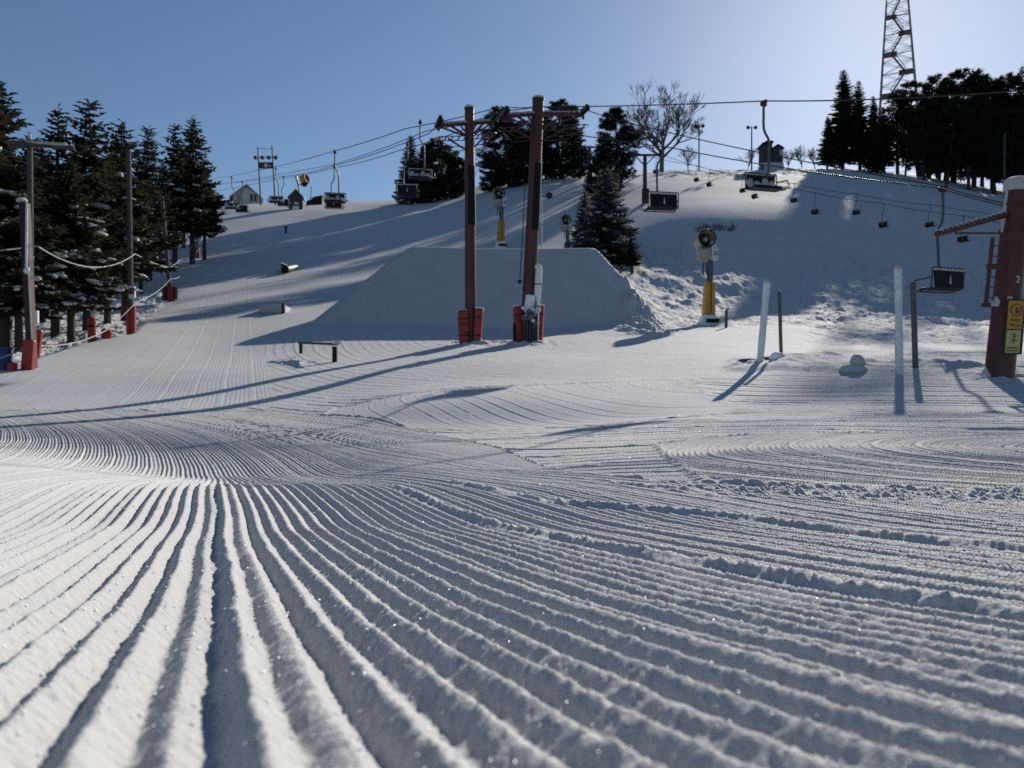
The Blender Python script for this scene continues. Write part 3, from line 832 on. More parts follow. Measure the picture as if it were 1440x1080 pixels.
def lift_tower(name, label, base, top, rad, arm_ends, along, sheet_span, group, pads):
    base = Vector(base); top = Vector(top)
    root = thing(name, label, 'lift tower', base, group)
    ax = (top - base).normalized()
    p = MB(); L = (top - base).length
    p.tube([base - ax*.8, base, base + ax*L*.5, top], [rad*1.12, rad*1.12, rad*1.04, rad*.92], 20)
    p.lathe([(rad*1.0, -.06), (rad*1.0, .0)], top, ax, 20)
    pole = p.build('pole', 'tower_red', root)
    for t in (.22, .47, .72):
        b = MB(); b.lathe([(rad*1.02, -.05), (rad*1.10, -.045), (rad*1.10, .045), (rad*1.02, .05)], base + ax*L*t, ax, 20); b.build('weld_band', 'tower_red', pole)
    c = MB(); snow_cap(c, top + V(0, 0, .0), rad*.92, .12); c.build('snow_cap', 'soft_snow', root)
    s = MB()                          # curved black sheet over part of the pole's girth
    for k in range(12):
        a0 = sheet_span[2] - .5 + k * (2.1/12); a1 = a0 + 2.1/12
        z0, z1 = sheet_span[0]*L, sheet_span[1]*L; R = rad*1.10
        q = [base + ax*z0 + V(math.cos(a0)*R, math.sin(a0)*R, 0), base + ax*z0 + V(math.cos(a1)*R, math.sin(a1)*R, 0),
             base + ax*z1 + V(math.cos(a1)*R*.93, math.sin(a1)*R*.93, 0), base + ax*z1 + V(math.cos(a0)*R*.93, math.sin(a0)*R*.93, 0)]
        s.prism(q, V(math.cos((a0+a1)/2), math.sin((a0+a1)/2), 0)*.02)
    s.build('black_sheet', 'black', root)
    # crossarm: two chords with web bars
    l, r = Vector(arm_ends[0]), Vector(arm_ends[1]); ctr = base + ax * ((l.z + r.z)/2 - base.z) / ax.z
    dn = V(0, 0, -.62)
    a = MB()
    for e in (l, r):
        a.beam(ctr, e, .13, .16)
        low = ctr + dn; mid = ctr.lerp(e, .62)
        a.beam(low, mid + V(0, 0, -.05), .07); a.beam(low, ctr.lerp(e, .98) + V(0, 0, -.06), .06)
        a.beam(ctr.lerp(e, .33), ctr.lerp(e, .33).lerp(low, .55), .05)
    a.build('crossarm', 'tower_red', root)
    for e in (l, r):
        sn = MB()
        for k in range(7):
            q = ctr.lerp(e, .2 + k*.11) + V(0, 0, .09); sn.blob(q, (.17, .09, .045), 8, 4, .25)
        sn.build('arm_snow', 'soft_snow', root, 60)
    for e in (l, r): sheave_train(root, e + V(0, 0, .10), along)
    # maintenance walkway: thin hoop rails under the arms
    w = MB(); al = Vector(along).normalized()
    for e in (l, r):
        q = ctr.lerp(e, .15) + dn; z = e + dn + V(0, 0, .05)
        for sg in (-1, 1):
            d = al * .38 * sg
            w.tube([q + d, z + d*.9, z + d*.5 + (e-ctr).normalized()*.22], .022, 6)
            w.tube([q + d + V(0,0,-.45), ctr.lerp(e, .7) + dn + d + V(0,0,-.40), z + d*.6 + V(0,0,-.1)], .018, 6)
        for k in range(5):
            m = q.lerp(z, k/4); w.beam(m - al*.38, m + al*.38, .05, .03)
        w.beam(ctr.lerp(e, .05) + V(0,0,-1.2), z.lerp(q, .35), .06)
    w.build('work_platform', 'tower_red', root)
    for (c, size, rot, bulge) in pads:
        R = Matrix.Rotation(rot[2], 3, 'Z') @ Matrix.Rotation(rot[1], 3, 'Y') @ Matrix.Rotation(rot[0], 3, 'X')
        m = MB(); m.box(c, size, R)
        pd = m.build('crash_pad', 'pad_red', root, bevel=.05)
        sb = MB()
        for k in range(6):
            q = Vector(c) + R @ V((k/5-.5)*size[0]*.85, 0, size[2]/2 + .01)
            sb.blob(q, (size[0]*.16, size[1]*.5, .05), 8, 5, .3)
        sb.build('pad_snow', 'soft_snow', pd, 60)
        for f in (-.28, .25):
            st = MB(); st.box(Vector(c) + R @ V(0, 0, size[2]*f), (size[0]+.012, size[1]+.012, .05), R); st.build('strap', 'black', pd)
    return root

ALONG = V(-.22, .97, 0.06)
TG = 'dark red chairlift towers'
b1 = G(662, 33); T1 = P(660, 152, 33)
t1 = lift_tower('lift_tower', 'slimmer upright dark red lift tower, standing left of the leaning one', b1, T1, .215,
    (P(617, 176, 32.0), P(692, 171, 34.0)), ALONG, (.50, .75, -1.35), TG,
    [(b1 + V(-.30, -.22, .66), (.42, .34, 1.38), (0, -.03, .2), 1), (b1 + V(.33, -.20, .70), (.34, .34, 1.46), (0, .06, -.2), 1)])
sk = MB(); sk.tube([b1 + V(-.02, -.27, .75), b1 + V(-.3, -.46, .8), b1 + V(-.5, -.42, .7)], .02, 6); sk.tube([b1 + V(.05, -.3, .2), b1 + V(-.2, -.45, .45)], .02, 6)
sk.build('tie_strap', 'black', t1)
b2 = G(741, 33); T2 = P(757, 139, 33)
t2 = lift_tower('lift_tower', 'thicker leaning dark red lift tower with pump gear at its foot', b2, T2, .265,
    (P(709, 163, 32.0), P(820, 160, 34.2)), ALONG, (.46, .73, -1.2), TG,
    [(b2 + V(-.36, -.16, .76), (.34, .34, 1.5), (0, -.07, .25), 1), (b2 + V(.52, -.08, .78), (.36, .36, 1.56), (0, .05, -.2), 1)])
cd = MB(); cd.tube([P(738, 262, 32.9), P(735, 330, 32.9), P(731, 392, 32.9)], .018, 6)
cd.box(P(731, 396, 32.9), (.16, .08, .14))
cd.build('conduit', 'black', t2)
# pump gear bolted to the foot of the leaning tower
hy = thing('snowmaking_hydrant', 'grey iced pump and valve pipes standing in front of the leaning lift tower', 'hydrant', b2 + V(.12, -.5, 0))
o = b2 + V(.12, -.5, 0)
m = MB()
for dx, dy, r, h in ((-.26, 0, .045, .85), (-.13, -.06, .05, .95), (.0, -.05, .055, 1.0), (.12, -.03, .05, .9), (.22, .02, .045, 1.05), (.30, .05, .03, 1.2)):
    m.tube([o + V(dx, dy, -.2), o + V(dx, dy, h)], r, 10)
m.build('riser_pipes', 'dark_steel', hy)
m = MB(); m.lathe([(.04, -.22), (.16, -.2), (.17, .05), (.12, .12), (.18, .16), (.18, .22), (.05, .24)], o + V(.0, -.1, 1.1), (0.1, -.3, 1), 16)
m.lathe([(.02, -.04), (.13, -.04), (.13, .04), (.02, .04)], o + V(-.22, -.14, 1.0), (-.5, -1, .1), 14); m.lathe([(.02, -.06), (.09, -.06), (.09, .06), (.02, .06)], o + V(.22, -.1, .75), (.3, -1, 0), 14)
m.tube([o + V(-.1, -.1, 1.3), o + V(-.2, -.16, 1.05), o + V(-.28, -.1, .8)], .03, 8); m.tube([o + V(.1, -.1, 1.25), o + V(.24, -.08, 1.5), o + V(.28, .1, 1.75)], .02, 8)
m.build('valve_body', 'steel', hy)
m = MB(); m.box(o + V(-.02, .02, 1.62), (.40, .10, .72), Matrix.Rotation(.12, 3, 'Y')); m.build('frosted_cover', 'frost', hy, bevel=.03)
m = MB()
rr = random.Random(3)
for k in range(14): m.blob(o + V(rr.uniform(-.3, .3), rr.uniform(-.2, 0), rr.uniform(.8, 1.5)), rr.uniform(.04, .09), 7, 5, .3, rr)
m.build('ice_lumps', 'frost', hy, 60)
m = MB(); m.box(o + V(-.66, .25, .33), (.12, .2, .9)); m.build('rubber_bumper', 'black', hy)
m = MB(); c0 = b2 + V(.46, -.28, 0)
m.tube([c0 + V(-.06, 0, .7), c0 + V(-.05, 0, 1.7), c0 + V(.02, 0, 2.6), c0 + V(.05, 0, 3.15), c0 + V(.05, 0, 3.3)], [.12, .14, .15, .14, .06], 12)
rr = random.Random(4)
for k in range(10): m.blob(c0 + V(rr.uniform(-.1, .1), rr.uniform(-.1, .0), rr.uniform(.7, 3.2)), rr.uniform(.07, .12), 8, 5, .25, rr)
fp = thing('frosted_pipe', 'upright pipe wrapped in thick white frost beside the leaning lift tower', 'pipe', c0)
m.build('ice_coat', 'frost', fp, 60)
m = MB(); m.lathe([(.16, -.02), (.175, -.01), (.175, .01), (.16, .02)], c0 + V(.02, 0, 2.45), n=16); m.lathe([(.14, -.02), (.16, -.01), (.16, .01), (.14, .02)], c0 + V(-.05, 0, 1.5), n=16); m.build('clamp_ring', 'black', fp)
m = MB(); m.tube([c0 + V(-.06, 0, -.2), c0 + V(-.06, 0, .75)], .1, 12); m.build('standpipe', 'frost', fp)

# ------------------------------------------------------------------ ropes of the two lifts
def sagged(a, b, n, sag):
    a, b = Vector(a), Vector(b)
    return [a.lerp(b, i/n) - V(0, 0, sag * 4 * (i/n) * (1 - i/n)) for i in range(n + 1)]
def cable(pts, label, r=.021, sags=None, group='wire ropes of the chairlifts'):
    m = MB(); path = [Vector(pts[0])]
    for i, (a, b) in enumerate(zip(pts[:-1], pts[1:])):
        path += sagged(a, b, 10, (sags or [.0]*9)[i])[1:]
    m.tube(path, r, 6)
    o = m.build('wire_rope', 'cable'); tag(o, label, 'cable', group); return path
sL1, sR1 = P(617, 170, 32.0), P(692, 166, 34.0)
sL2, sR2 = P(709, 156, 32.0), P(822, 154, 34.2)
cable([P(292, 253, 140), P(388, 234, 66), P(471, 212, 45), P(570, 181, 36), P(705, 150, 33.2), P(757, 150, 31.2), P(1075, 142, 24.5), P(1500, 122, 18)],
      'topmost wire rope, running level to the right from the leaning tower', sags=[.1, .05, .05, .05, .05, .05, .1, .1])
cable([P(292, 260, 140), P(400, 248, 62), P(470, 233, 50), P(600, 189, 36), sL1], 'wire rope rising to the end wheels of the slimmer tower', sags=[.1]*4)
cable([P(292, 270, 140), P(399, 250, 70), P(470, 236, 55), P(560, 212, 42), sR1, P(945, 208, 28), P(1325, 265, 21.5), P(1500, 303, 18.4)],
      'wire rope passing low behind both red towers and down to the right', sags=[.1]*7)
cable([P(292, 262, 142), P(470, 231, 58), P(600, 184, 40), sL2, P(757, 150, 33.8), sR2, P(930, 184, 30), P(1325, 262, 22.6), P(1500, 300, 19.2)],
      'wire rope over both ends of the leaning tower that carries the black-backed chairs', sags=[.1, .1, .1, .02, .02, .05, .08, .1])

# ------------------------------------------------------------------ chairs
def make_chair(name, snowy):
    r = thing(name, 'x', 'chairlift chair', (0, 0, 0))
    m = MB(); m.box((0, 0, -.03), (.10, .30, .12)); m.lathe([(.02, -.09), (.07, -.09), (.07, .09), (.02, .09)], (0, 0, -.1), (1, 0, 0), 10); m.build('grip', 'dark_steel', r, bevel=.015)
    m = MB()
    m.tube([(0, 0, -.06), (0.01, 0, -.72), (0, 0, -.92), (-.06, 0, -1.08), (-.17, 0, -1.24), (-.21, 0, -1.40), (-.22, -.05, -2.3), (-.22, -.16, -2.55), (-.22, -.16, -2.98), (-.22, .25, -3.03)], [.042, .042, .042, .042, .042, .042, .04, .038, .036, .034], 10)
    m.build('hanger', 'steel', r)
    f = MB()
    for sx in (-.62, .60):                     # side loops that carry the seat and act as arm rests
        f.tube([(sx, -.20, -2.42), (sx, -.16, -3.0), (sx, .34, -3.06), (sx*1.12, .44, -2.92), (sx*1.10, .34, -2.74), (sx*1.02, -.14, -2.70)], .022, 6)
    f.tube([(-.62, -.20, -2.42), (.60, -.20, -2.42)], .024, 6); f.tube([(-.62, -.16, -3.0), (.60, -.16, -3.0)], .024, 6); f.tube([(-.62, .34, -3.06), (.60, .34, -3.06)], .024, 6)
    f.build('seat_frame', 'dark_steel', r)
    R = Matrix.Rotation(-.10, 3, 'X')
    m = MB(); m.box((-.01, -.21, -2.75), (1.10, .07, .52), R); bk = m.build('backrest', 'black', r, bevel=.03)
    m = MB(); m.prism([(-.045, -.262, -2.87), (.012, -.262, -2.90), (.03, -.262, -2.84), (.012, -.258, -2.74), (.018, -.252, -2.66), (-.012, -.25, -2.64), (-.018, -.258, -2.78)], (0, -.006, 0)); m.build('number_mark', 'white_metal', bk, 0)
    m = MB(); m.box((-.01, .10, -3.0), (1.10, .46, .08), Matrix.Rotation(.08, 3, 'X')); m.build('seat', 'black', r, bevel=.03)
    sn = MB(); rr = random.Random(9)
    if snowy:
        for sx in (-.40, -.12, .13, .38): sn.blob((sx, .04 + .05*sx, -2.93), (.16, .16, .075), 10, 6, .3, rr)
        for sx, q in ((-.40, .15), (-.14, .2), (.16, .13), (.42, .19)): sn.blob((sx, -.15, -2.90 + q*.75), (.13, .045, q*.85), 10, 6, .25, rr)
    for k in range(9): sn.blob((-.55 + k*.137, -.205, -2.46), (.09, .05, .035), 7, 4, .3, rr)
    for k in range(5): sn.blob((-.75 + k*.06, .36, -3.0), (.06, .05, .035), 7, 4, .3, rr)
    sn.build('seat_snow', 'soft_snow', r, 60)
    return r
CH = [ # which, px, py, Y, label, yaw
 ('up', 1326, 263, 22.6, 'near black-backed chair hanging by the snow capped red column, over the grey post', .12, 1.0),
 ('up', 931, 185, 30, 'black-backed chair hanging in front of the big leafless tree', -.05, 1.0),
 ('down', 1074, 143, 24.5, 'empty snowy chair facing downhill, hung from the topmost rope before the lift shack', .05, .93),
 ('down', 591, 170, 34, 'snow filled chair facing downhill in front of the bushy pine', 0, .85),
 ('up', 573, 201, 40, 'black-backed chair low in front of the short snowy spruce', 0, .90),
 ('down', 471, 212, 45, 'snow filled chair alone against the sky left of the snowy spruce', .1, 1.0),
 ('up', 470, 233, 52, 'black-backed chair just under the snow filled one, left of the snowy spruce', .05, .93),
 ('down', 388, 236, 60, 'pale snow filled chair beside the dark ticket hut', .05, .9),
 ('up', 399, 248, 66, 'black-backed chair hidden behind the pale chair by the dark ticket hut', .05, .82),
 ('down', 326, 248, 66, 'chair facing downhill on the left before the white hut', 0, .92),
 ('up', 341, 255, 68, 'black-backed chair on the right before the white hut', 0, .88)]
protos = {'up': make_chair('lift_chair', False), 'down': make_chair('lift_chair', True)}
used = {'up': False, 'down': False}
def put_chair(kind, loc, label, yaw, sc, group):
    rz = yaw + (math.pi if kind == 'down' else 0)
    if not used[kind]:
        used[kind] = True; r = protos[kind]; r.location = loc; r.rotation_euler = (0, 0, rz); r.scale = (sc,)*3; r['label'] = label; r['group'] = group; return r
    return copy_tree(protos[kind], label, loc, rz, sc, group)
for kd, px, py, Y, lb, yaw, sc in CH: put_chair(kd, P(px, py, Y), lb, yaw + math.radians(24) * (0.5 if Y < 40 else .2), sc, 'chairs of the two near lifts')

# the far lift on the shaded hill
def far_tower(label, px, Y, top, arm=1.9):
    g = G(px, Y); t = P(px, top, Y)
    r = thing('far_lift_tower', label, 'lift tower', g, 'grey towers of the far lift')
    m = MB(); m.tube([g - V(0,0,.5), t], [.30, .24], 12); m.build('pole', 'dark_steel', r)
    m = MB(); m.beam(t + V(-arm, 0, .0), t + V(arm, 0, .0), .2, .24); m.beam(t + V(-.1, 0, -1.3), t + V(-arm*.65, 0, -.1), .12); m.beam(t + V(.1, 0, -1.3), t + V(arm*.65, 0, -.1), .12)
    for sg in (-1, 1): m.tube([t + V(sg*arm, 0, .5), t + V(sg*arm*.98, 0, .1)], .08, 6)
    m.build('crossarm', 'dark_steel', r)
    for sg in (-1, 1):
        m = MB()
        for k in range(3): m.lathe([(.03, -.06), (.2, -.06), (.2, .06), (.03, .06)], t + V(sg*arm, (k-1)*.45, .16), (1, 0, 0), 10)
        m.build('sheave_assembly', 'black', r)
    m = MB(); m.box(g + V(0, -.4, .8), (.9, .35, 1.8)); m.build('crash_pad', 'dark_red', r, bevel=.06)
    return r
far_tower('grey tee shaped lift tower on the crest in front of the big leafless tree', 907, 98, 218)
far_tower('grey tee shaped lift tower farther back, half hidden by the tall dark pine', 829, 128, 207, 2.0)
far_tower('grey tee shaped lift tower deepest on the crest behind the pines', 808, 150, 212, 2.0)
FC1 = [P(890, 214, 98), P(980, 233, 94), P(1045, 246, 88), P(1117, 258, 84), P(1205, 273, 80), P(1308, 288, 75), P(1500, 312, 66)]
FC2 = [P(922, 214, 98), P(998, 238, 92), P(1062, 252, 86), P(1147, 271, 80), P(1243, 286, 75), P(1355, 303, 70), P(1500, 326, 62)]
cable(FC1, 'thin rear wire rope of the far lift crossing the shaded hill', .028, [.15]*6, 'wire ropes of the far lift')
cable(FC2, 'thin front wire rope of the far lift crossing the shaded hill', .028, [.15]*6, 'wire ropes of the far lift')
cable([P(808, 210, 150), P(829, 205, 128), P(890, 214, 98)], 'rear wire rope between the tee shaped towers on the crest', .028, None, 'wire ropes of the far lift')
words_ = ['first', 'second', 'third', 'fourth', 'fifth', 'sixth']
for i, p in enumerate(FC1[1:6]): put_chair('up', p, '%s small chair from the tee shaped tower on the rear rope of the far lift' % words_[i], -.9, .62 + .02*i, 'small chairs of the far lift')
for i, p in enumerate(FC2[1:6]): put_chair('up', p, '%s small chair from the tee shaped tower on the front rope of the far lift' % words_[i], -1.0, .66 + .03*i, 'small chairs of the far lift')
put_chair('up', P(884, 222, 110), 'small chair hanging just left of the tee shaped tower by the leafless tree', -.6, .8, 'small chairs of the far lift')
put_chair('up', P(923, 221, 106), 'small chair against the sky just right of the tee shaped tower', -.6, .72, 'small chairs of the far lift')

# ------------------------------------------------------------------ the big red column at the picture edge
b3 = G(1405, 15.6); T3 = P(1432, 262, 15.6); ax3 = (T3 - b3).normalized(); L3 = (T3 - b3).length
t3 = thing('terminal_column', 'massive dark red lift column with the number 2, ladder, snow cap and two yellow signs', 'lift column', b3)
m = MB(); m.tube([b3 - ax3*.6, b3, T3], [.275, .27, .235], 24); pole3 = m.build('pole', 'tower_red', t3)
m = MB(); m.lathe([(.24, -.12), (.262, -.1), (.268, .0), (.25, .12), (.17, .17), (.001, .185)], T3, ax3, 24); m.build('snow_cap', 'soft_snow', t3)
m = MB(); m.tube([T3 + ax3*-.1 + V(-.235, -.03, 0), T3 + ax3*-.6 + V(-.25, -.03, 0), T3 + ax3*-.95 + V(-.255, -.03, 0)], [.03, .05, .03], 8); m.build('side_snow', 'soft_snow', t3)
# flange rings
for d in (.40, .92):
    m = MB(); m.lathe([(.24, -.02), (.268, -.02), (.268, .02), (.24, .02)], T3 - ax3*d, ax3, 24); m.build('flange', 'tower_red', pole3)
armA, armB = P(1413, 302, 15.5), P(1318, 329, 14.6)
m = MB(); m.tube([armA, armB], [.065, .06], 12); arm3 = m.build('boom', 'tower_red', t3)
m = MB()
for k in range(14): m.blob(armA.lerp(armB, (k + .5)/14) + V(0, 0, .055), (.09, .05, .025), 8, 4, .2)
m.build('boom_snow', 'soft_snow', arm3, 60)
m = MB(); m.beam(P(1413, 328, 15.4), P(1344, 328, 14.9), .05, .035); m.build('lower_rail', 'tower_red', t3)
# ladder
m = MB(); la, lb_ = P(1396, 334, 15.2), P(1386, 430, 15.2)
m.beam(la, lb_, .055, .055)
for k in range(6):
    q = la.lerp(lb_, .12 + k*.152); m.tube([q, V(b3.x + (q.z - b3.z)*ax3.x/ax3.z - .2, q.y + .1, q.z)], .012, 6)
q = la.lerp(lb_, .42); m.box(q + V(.13, .05, 0), (.3, .06, .1)); q = lb_; m.box(q + V(.12, .05, .02), (.3, .07, .09))
m.build('ladder', 'tower_red', t3)
m = MB(); m.blob(P(1401, 424, 15.2), (.06, .06, .10), 8, 6, .2); m.blob(P(1398, 428, 15.2), (.09, .06, .04), 8, 6, .2); m.blob(P(1420, 419, 15.3), (.06, .05, .04), 8, 6, .2); m.build('ledge_snow', 'soft_snow', t3, 60)
# number
tilt = math.atan2(ax3.x, ax3.z)
def face_mtx(p, t=0.0): return Matrix.Translation(p) @ Matrix.Rotation(t, 4, 'Y') @ Matrix.Rotation(math.radians(90), 4, 'X')
pn = P(1432, 393, 15.33)
text_mesh('2', .20, Matrix.Translation(V(pn.x, 15.345, pn.z)) @ Matrix.Rotation(math.radians(12), 4, 'Z') @ Matrix.Rotation(tilt, 4, 'Y') @ Matrix.Rotation(math.radians(90), 4, 'X'), 'white_metal', 'column_number', t3, .012)
# signs
sg = thing('tips_up_sign', 'pair of yellow warning signs strapped to the massive red column, ski tips pictogram', 'sign', P(1426, 497, 15.22))
Y0 = 15.22
def panel(name, x0, y0, x1, y1, sh, mt, th, dy=0, parent=None):
    q = [P(x0, y1, Y0), P(x1, y1, Y0), P(x1 + sh, y0, Y0), P(x0 + sh, y0, Y0)]
    m = MB(); m.prism([p + V(0, dy, 0) for p in q], V(0, th, 0)); return m.build(name, mt, parent, 0)
bkp = panel('backing_board', 1411, 420.5, 1437, 498.5, 6.5, 'sign_black', .03, 0, sg)
pa = panel('amber_panel', 1415.3, 423, 1436.8, 462.5, 3.3, 'orange_sign', .006, -.008, sg)
pb = panel('pale_panel', 1412.8, 464.5, 1433.0, 496.0, 2.7, 'pale_sign', .006, -.008, sg)
m = MB(); c = P(1429.2, 436, Y0) + V(0, -.012, 0); m.lathe([(.105, -.004), (.123, -.004), (.123, .004), (.105, .004), (.105, -.004)], c, (0, 1, 0), 28); m.build('sign_ring', 'sign_brown', pa)
m = MB()                                   # seated rider with raised ski tip
m.prism([c + V(-.03, 0, -.06), c + V(.035, 0, -.06), c + V(.02, 0, .0), c + V(-.015, 0, .0)], V(0, -.005, 0))
m.lathe([(.001, -.003), (.022, -.003), (.022, .003), (.001, .003)], c + V(0, 0, .03), (0, 1, 0), 14); m.beam(c + V(.05, 0, -.04), c + V(.065, 0, .04), .012, .012)
m.build('rider_pictogram', 'sign_black', pa, 0)
def sign_text(body, px, py, size, mt, par):
    p = P(px, py, Y0); text_mesh(body, size, face_mtx(V(p.x, Y0 - .012, p.z), .10), mt, 'sign_text', par, .003)
sign_text('KEEP', 1427.2, 450.6, .085, 'sign_brown', pa); sign_text('TIPS UP', 1426.6, 457.6, .072, 'sign_brown', pa)
m = MB(); c = P(1425, 475, Y0) + V(0, -.012, 0)
m.beam(c + V(0, 0, -.1), c + V(.01, 0, .10), .02, .008); m.beam(c + V(.01, 0, .10), c + V(-.07, 0, .05), .014, .008); m.beam(c + V(.0, 0, .0), c + V(.06, 0, .055), .014, .008); m.beam(c + V(0, 0, -.02), c + V(-.055, 0, -.08), .014, .008); m.beam(c + V(0, 0, -.02), c + V(.06, 0, -.07), .014, .008)
m.build('chair_pictogram', 'sign_brown', pb, 0)
m = MB()
for yy, xs in ((489.0, ((1415.5, 1419), (1420, 1424.5), (1425.5, 1431))), (493.0, ((1415, 1417.5), (1418.5, 1424), (1425, 1430.5)))):
    for x0, x1 in xs: m.box((P(x0, yy, Y0) + P(x1, yy, Y0))/2 + V(0, -.011, 0), ((x1-x0)/F*Y0, .004, .026))
m.build('worn_print', 'sign_brown', pb, 0)
# drifted snow against the foot of the column
m = MB(); m.lathe([(.24, -.12), (.17, .03), (.10, .14), (.05, .24), (.001, .28)], b3 + V(-.19, .04, 0), n=22)
tag(m.build('snow_drift', 'soft_snow', None, 60), 'cone of drifted snow against the foot of the massive red column', 'snow drift')
# ------------------------------------------------------------------ snow guns
def fan_gun(label, px, Y, base_py, top, yaw=0.0, padm='yellow'):
    g = G(px, Y); r = thing('snow_gun', label, 'snow gun', g, 'fan snow guns on yellow padded posts')
    h = (H + (540 - top) / F * Y) - g.z; k = h / 5.4
    Rz = Matrix.Rotation(yaw, 3, 'Z')
    def W(x, y, z): return g + Rz @ V(x*k, y*k, z*k)
    m = MB(); m.prism([W(-.75, -.5, -.4), W(.5, -.5, -.4), W(.38, -.4, .45), W(-.35, -.4, .45)], Rz @ V(0, .8*k, 0)); m.build('base_sled', 'frost', r, bevel=.04)
    m = MB(); m.box(W(.12, -.46, .12), (.75*k, .14*k, .22*k), Rz); m.build('sled_slot', 'black', r)
    m = MB(); m.prism([W(-.33, -.32, .42), W(.33, -.32, .42), W(.34, -.30, 2.42), W(-.20, -.30, 2.42)], Rz @ V(0, .6*k, 0)); pd = m.build('post_pad', padm, r, bevel=.05)
    m = MB(); m.box(W(.06, -.335, 1.5), (.05*k, .04*k, 1.85*k), Rz); m.build('pad_seam', 'sign_brown', pd)
    m = MB(); m.tube([W(.10, 0, 2.3), W(.12, 0, 3.75)], .17*k, 14); m.build('pole', 'steel', r)
    m = MB(); m.box(W(.30, -.05, 3.95), (.40*k, .45*k, .55*k), Rz); m.prism([W(.12, -.3, 3.7), W(.52, -.3, 3.7), W(.48, -.3, 4.35), W(.26, -.3, 4.75), W(.08, -.3, 4.75)], Rz @ V(0, .5*k, 0)); yk = m.build('yoke', 'white_metal', r, bevel=.03)
    m = MB(); m.box(W(.34, -.32, 3.98), (.2*k, .05*k, .05*k), Rz); m.build('yoke_slot', 'black', yk)
    m = MB(); m.box(W(.34, -.32, 4.12), (.2*k, .05*k, .05*k), Rz); m.build('yoke_slot', 'black', yk)
    m = MB(); m.box(W(-.34, -.1, 4.02), (.66*k, .6*k, .62*k), Rz); m.box(W(-.28, -.1, 3.66), (.42*k, .45*k, .16*k), Rz); m.build('control_box', 'beige', r, bevel=.06)
    m = MB(); m.tube([W(-.28, -.05, 3.62), W(-.34, -.05, 3.05), W(-.30, -.05, 2.8)], .035*k, 6); m.build('supply_hose', 'black', r)
    m = MB(); m.tube([W(-.16, -.05, 3.62), W(-.10, -.05, 2.9), W(-.02, -.1, 2.42)], .035*k, 6); m.build('supply_hose', 'black', r)
    ax = Rz @ V(.10, -.95, .12); ax.normalize(); c = W(-.20, .1, 4.88)
    m = MB(); m.lathe([(.30*k, -.75*k), (.46*k, -.6*k), (.52*k, -.2*k), (.52*k, .45*k), (.44*k, .47*k), (.44*k, .2*k), (.42*k, -.5*k), (.001, -.52*k)], c, ax, 28); br = m.build('fan_barrel', 'beige', r)
    m = MB(); m.lathe([(.45*k, .38*k), (.45*k, .49*k), (.535*k, .49*k), (.535*k, .36*k), (.45*k, .38*k)], c, ax, 28); m.build('nozzle_ring', 'black', br)
    m = MB(); m.lathe([(.001, .25*k), (.14*k, .2*k), (.2*k, -.05*k), (.2*k, -.45*k)], c, ax, 18); m.build('fan_hub', 'beige', br)
    m = MB()
    for q in range(9):
        a = 6.283*q/9; u = ax.orthogonal().normalized(); w = ax.cross(u); d = u*math.cos(a) + w*math.sin(a); t = ax.cross(d)
        m.prism([c + d*.18*k - ax*.2*k, c + d*.42*k - ax*.22*k, c + d*.42*k - ax*.12*k + t*.12*k, c + d*.18*k - ax*.12*k + t*.07*k], ax*.02*k)
    m.build('fan_blades', 'dark_steel', br, 0)
    m = MB(); rr = random.Random(int(px))
    for q in range(9):
        f = -.5 + q/8*.9; m.blob(c + ax*f*k*.8 + V(0, 0, .52*k) + V(rr.uniform(-.1, .1)*k, 0, 0), (.24*k, .14*k, .055*k), 9, 5, .2, rr)
    m.blob(W(.3, -.05, 4.78), (.2*k, .2*k, .08*k), 9, 5, .2, rr); m.build('gun_snow', 'soft_snow', r, 60)
    return r
fan_gun('frosted fan snow gun on a yellow padded post right of the jump, in the sun', 996, 44, 460, 325, .05)
fan_gun('small fan snow gun with yellow base seen between the two red lift towers', 704, 80, 335, 265, .2)
fan_gun('grey fan snow gun against the dark spruce on the left shoulder of the jump', 797, 69, 352, 303, .3, 'dark_steel')
# the gun on the crest, tilted head
g = G(424, 134); r = thing('snow_gun', 'yellow headed fan snow gun on the crest above the dark ticket hut', 'snow gun', g, 'fan snow guns on yellow padded posts')
m = MB(); m.tube([g - V(0,0,.3), P(420, 262, 134), P(418, 255, 134)], .16, 10); m.tube([P(436, 285, 134), P(438, 262, 134)], .06, 8); m.build('pole', 'steel', r)
m = MB(); m.tube([P(418, 254, 134), P(416, 249, 134)], [.22, .28], 10); m.tube([P(419, 259, 134), P(428, 260, 134), P(436, 256, 134)], .12, 8); m.build('yoke', 'white_metal', r)
ax = V(.86, -.30, .22).normalized(); c = P(428, 252, 134)
m = MB(); m.lathe([(.4, -.7), (.75, -.5), (.85, .5), (.72, .55), (.7, -.4), (.001, -.45)], c, ax, 24); fb = m.build('fan_barrel', 'yellow', r)
m = MB(); m.lathe([(.7, .45), (.7, .62), (.9, .62), (.9, .44), (.7, .45)], c, ax, 24); m.build('nozzle_ring', 'black', fb)
m = MB(); m.blob(P(428, 259, 134), (.6, .5, .45), 10, 6, .1); m.build('motor', 'black', r)

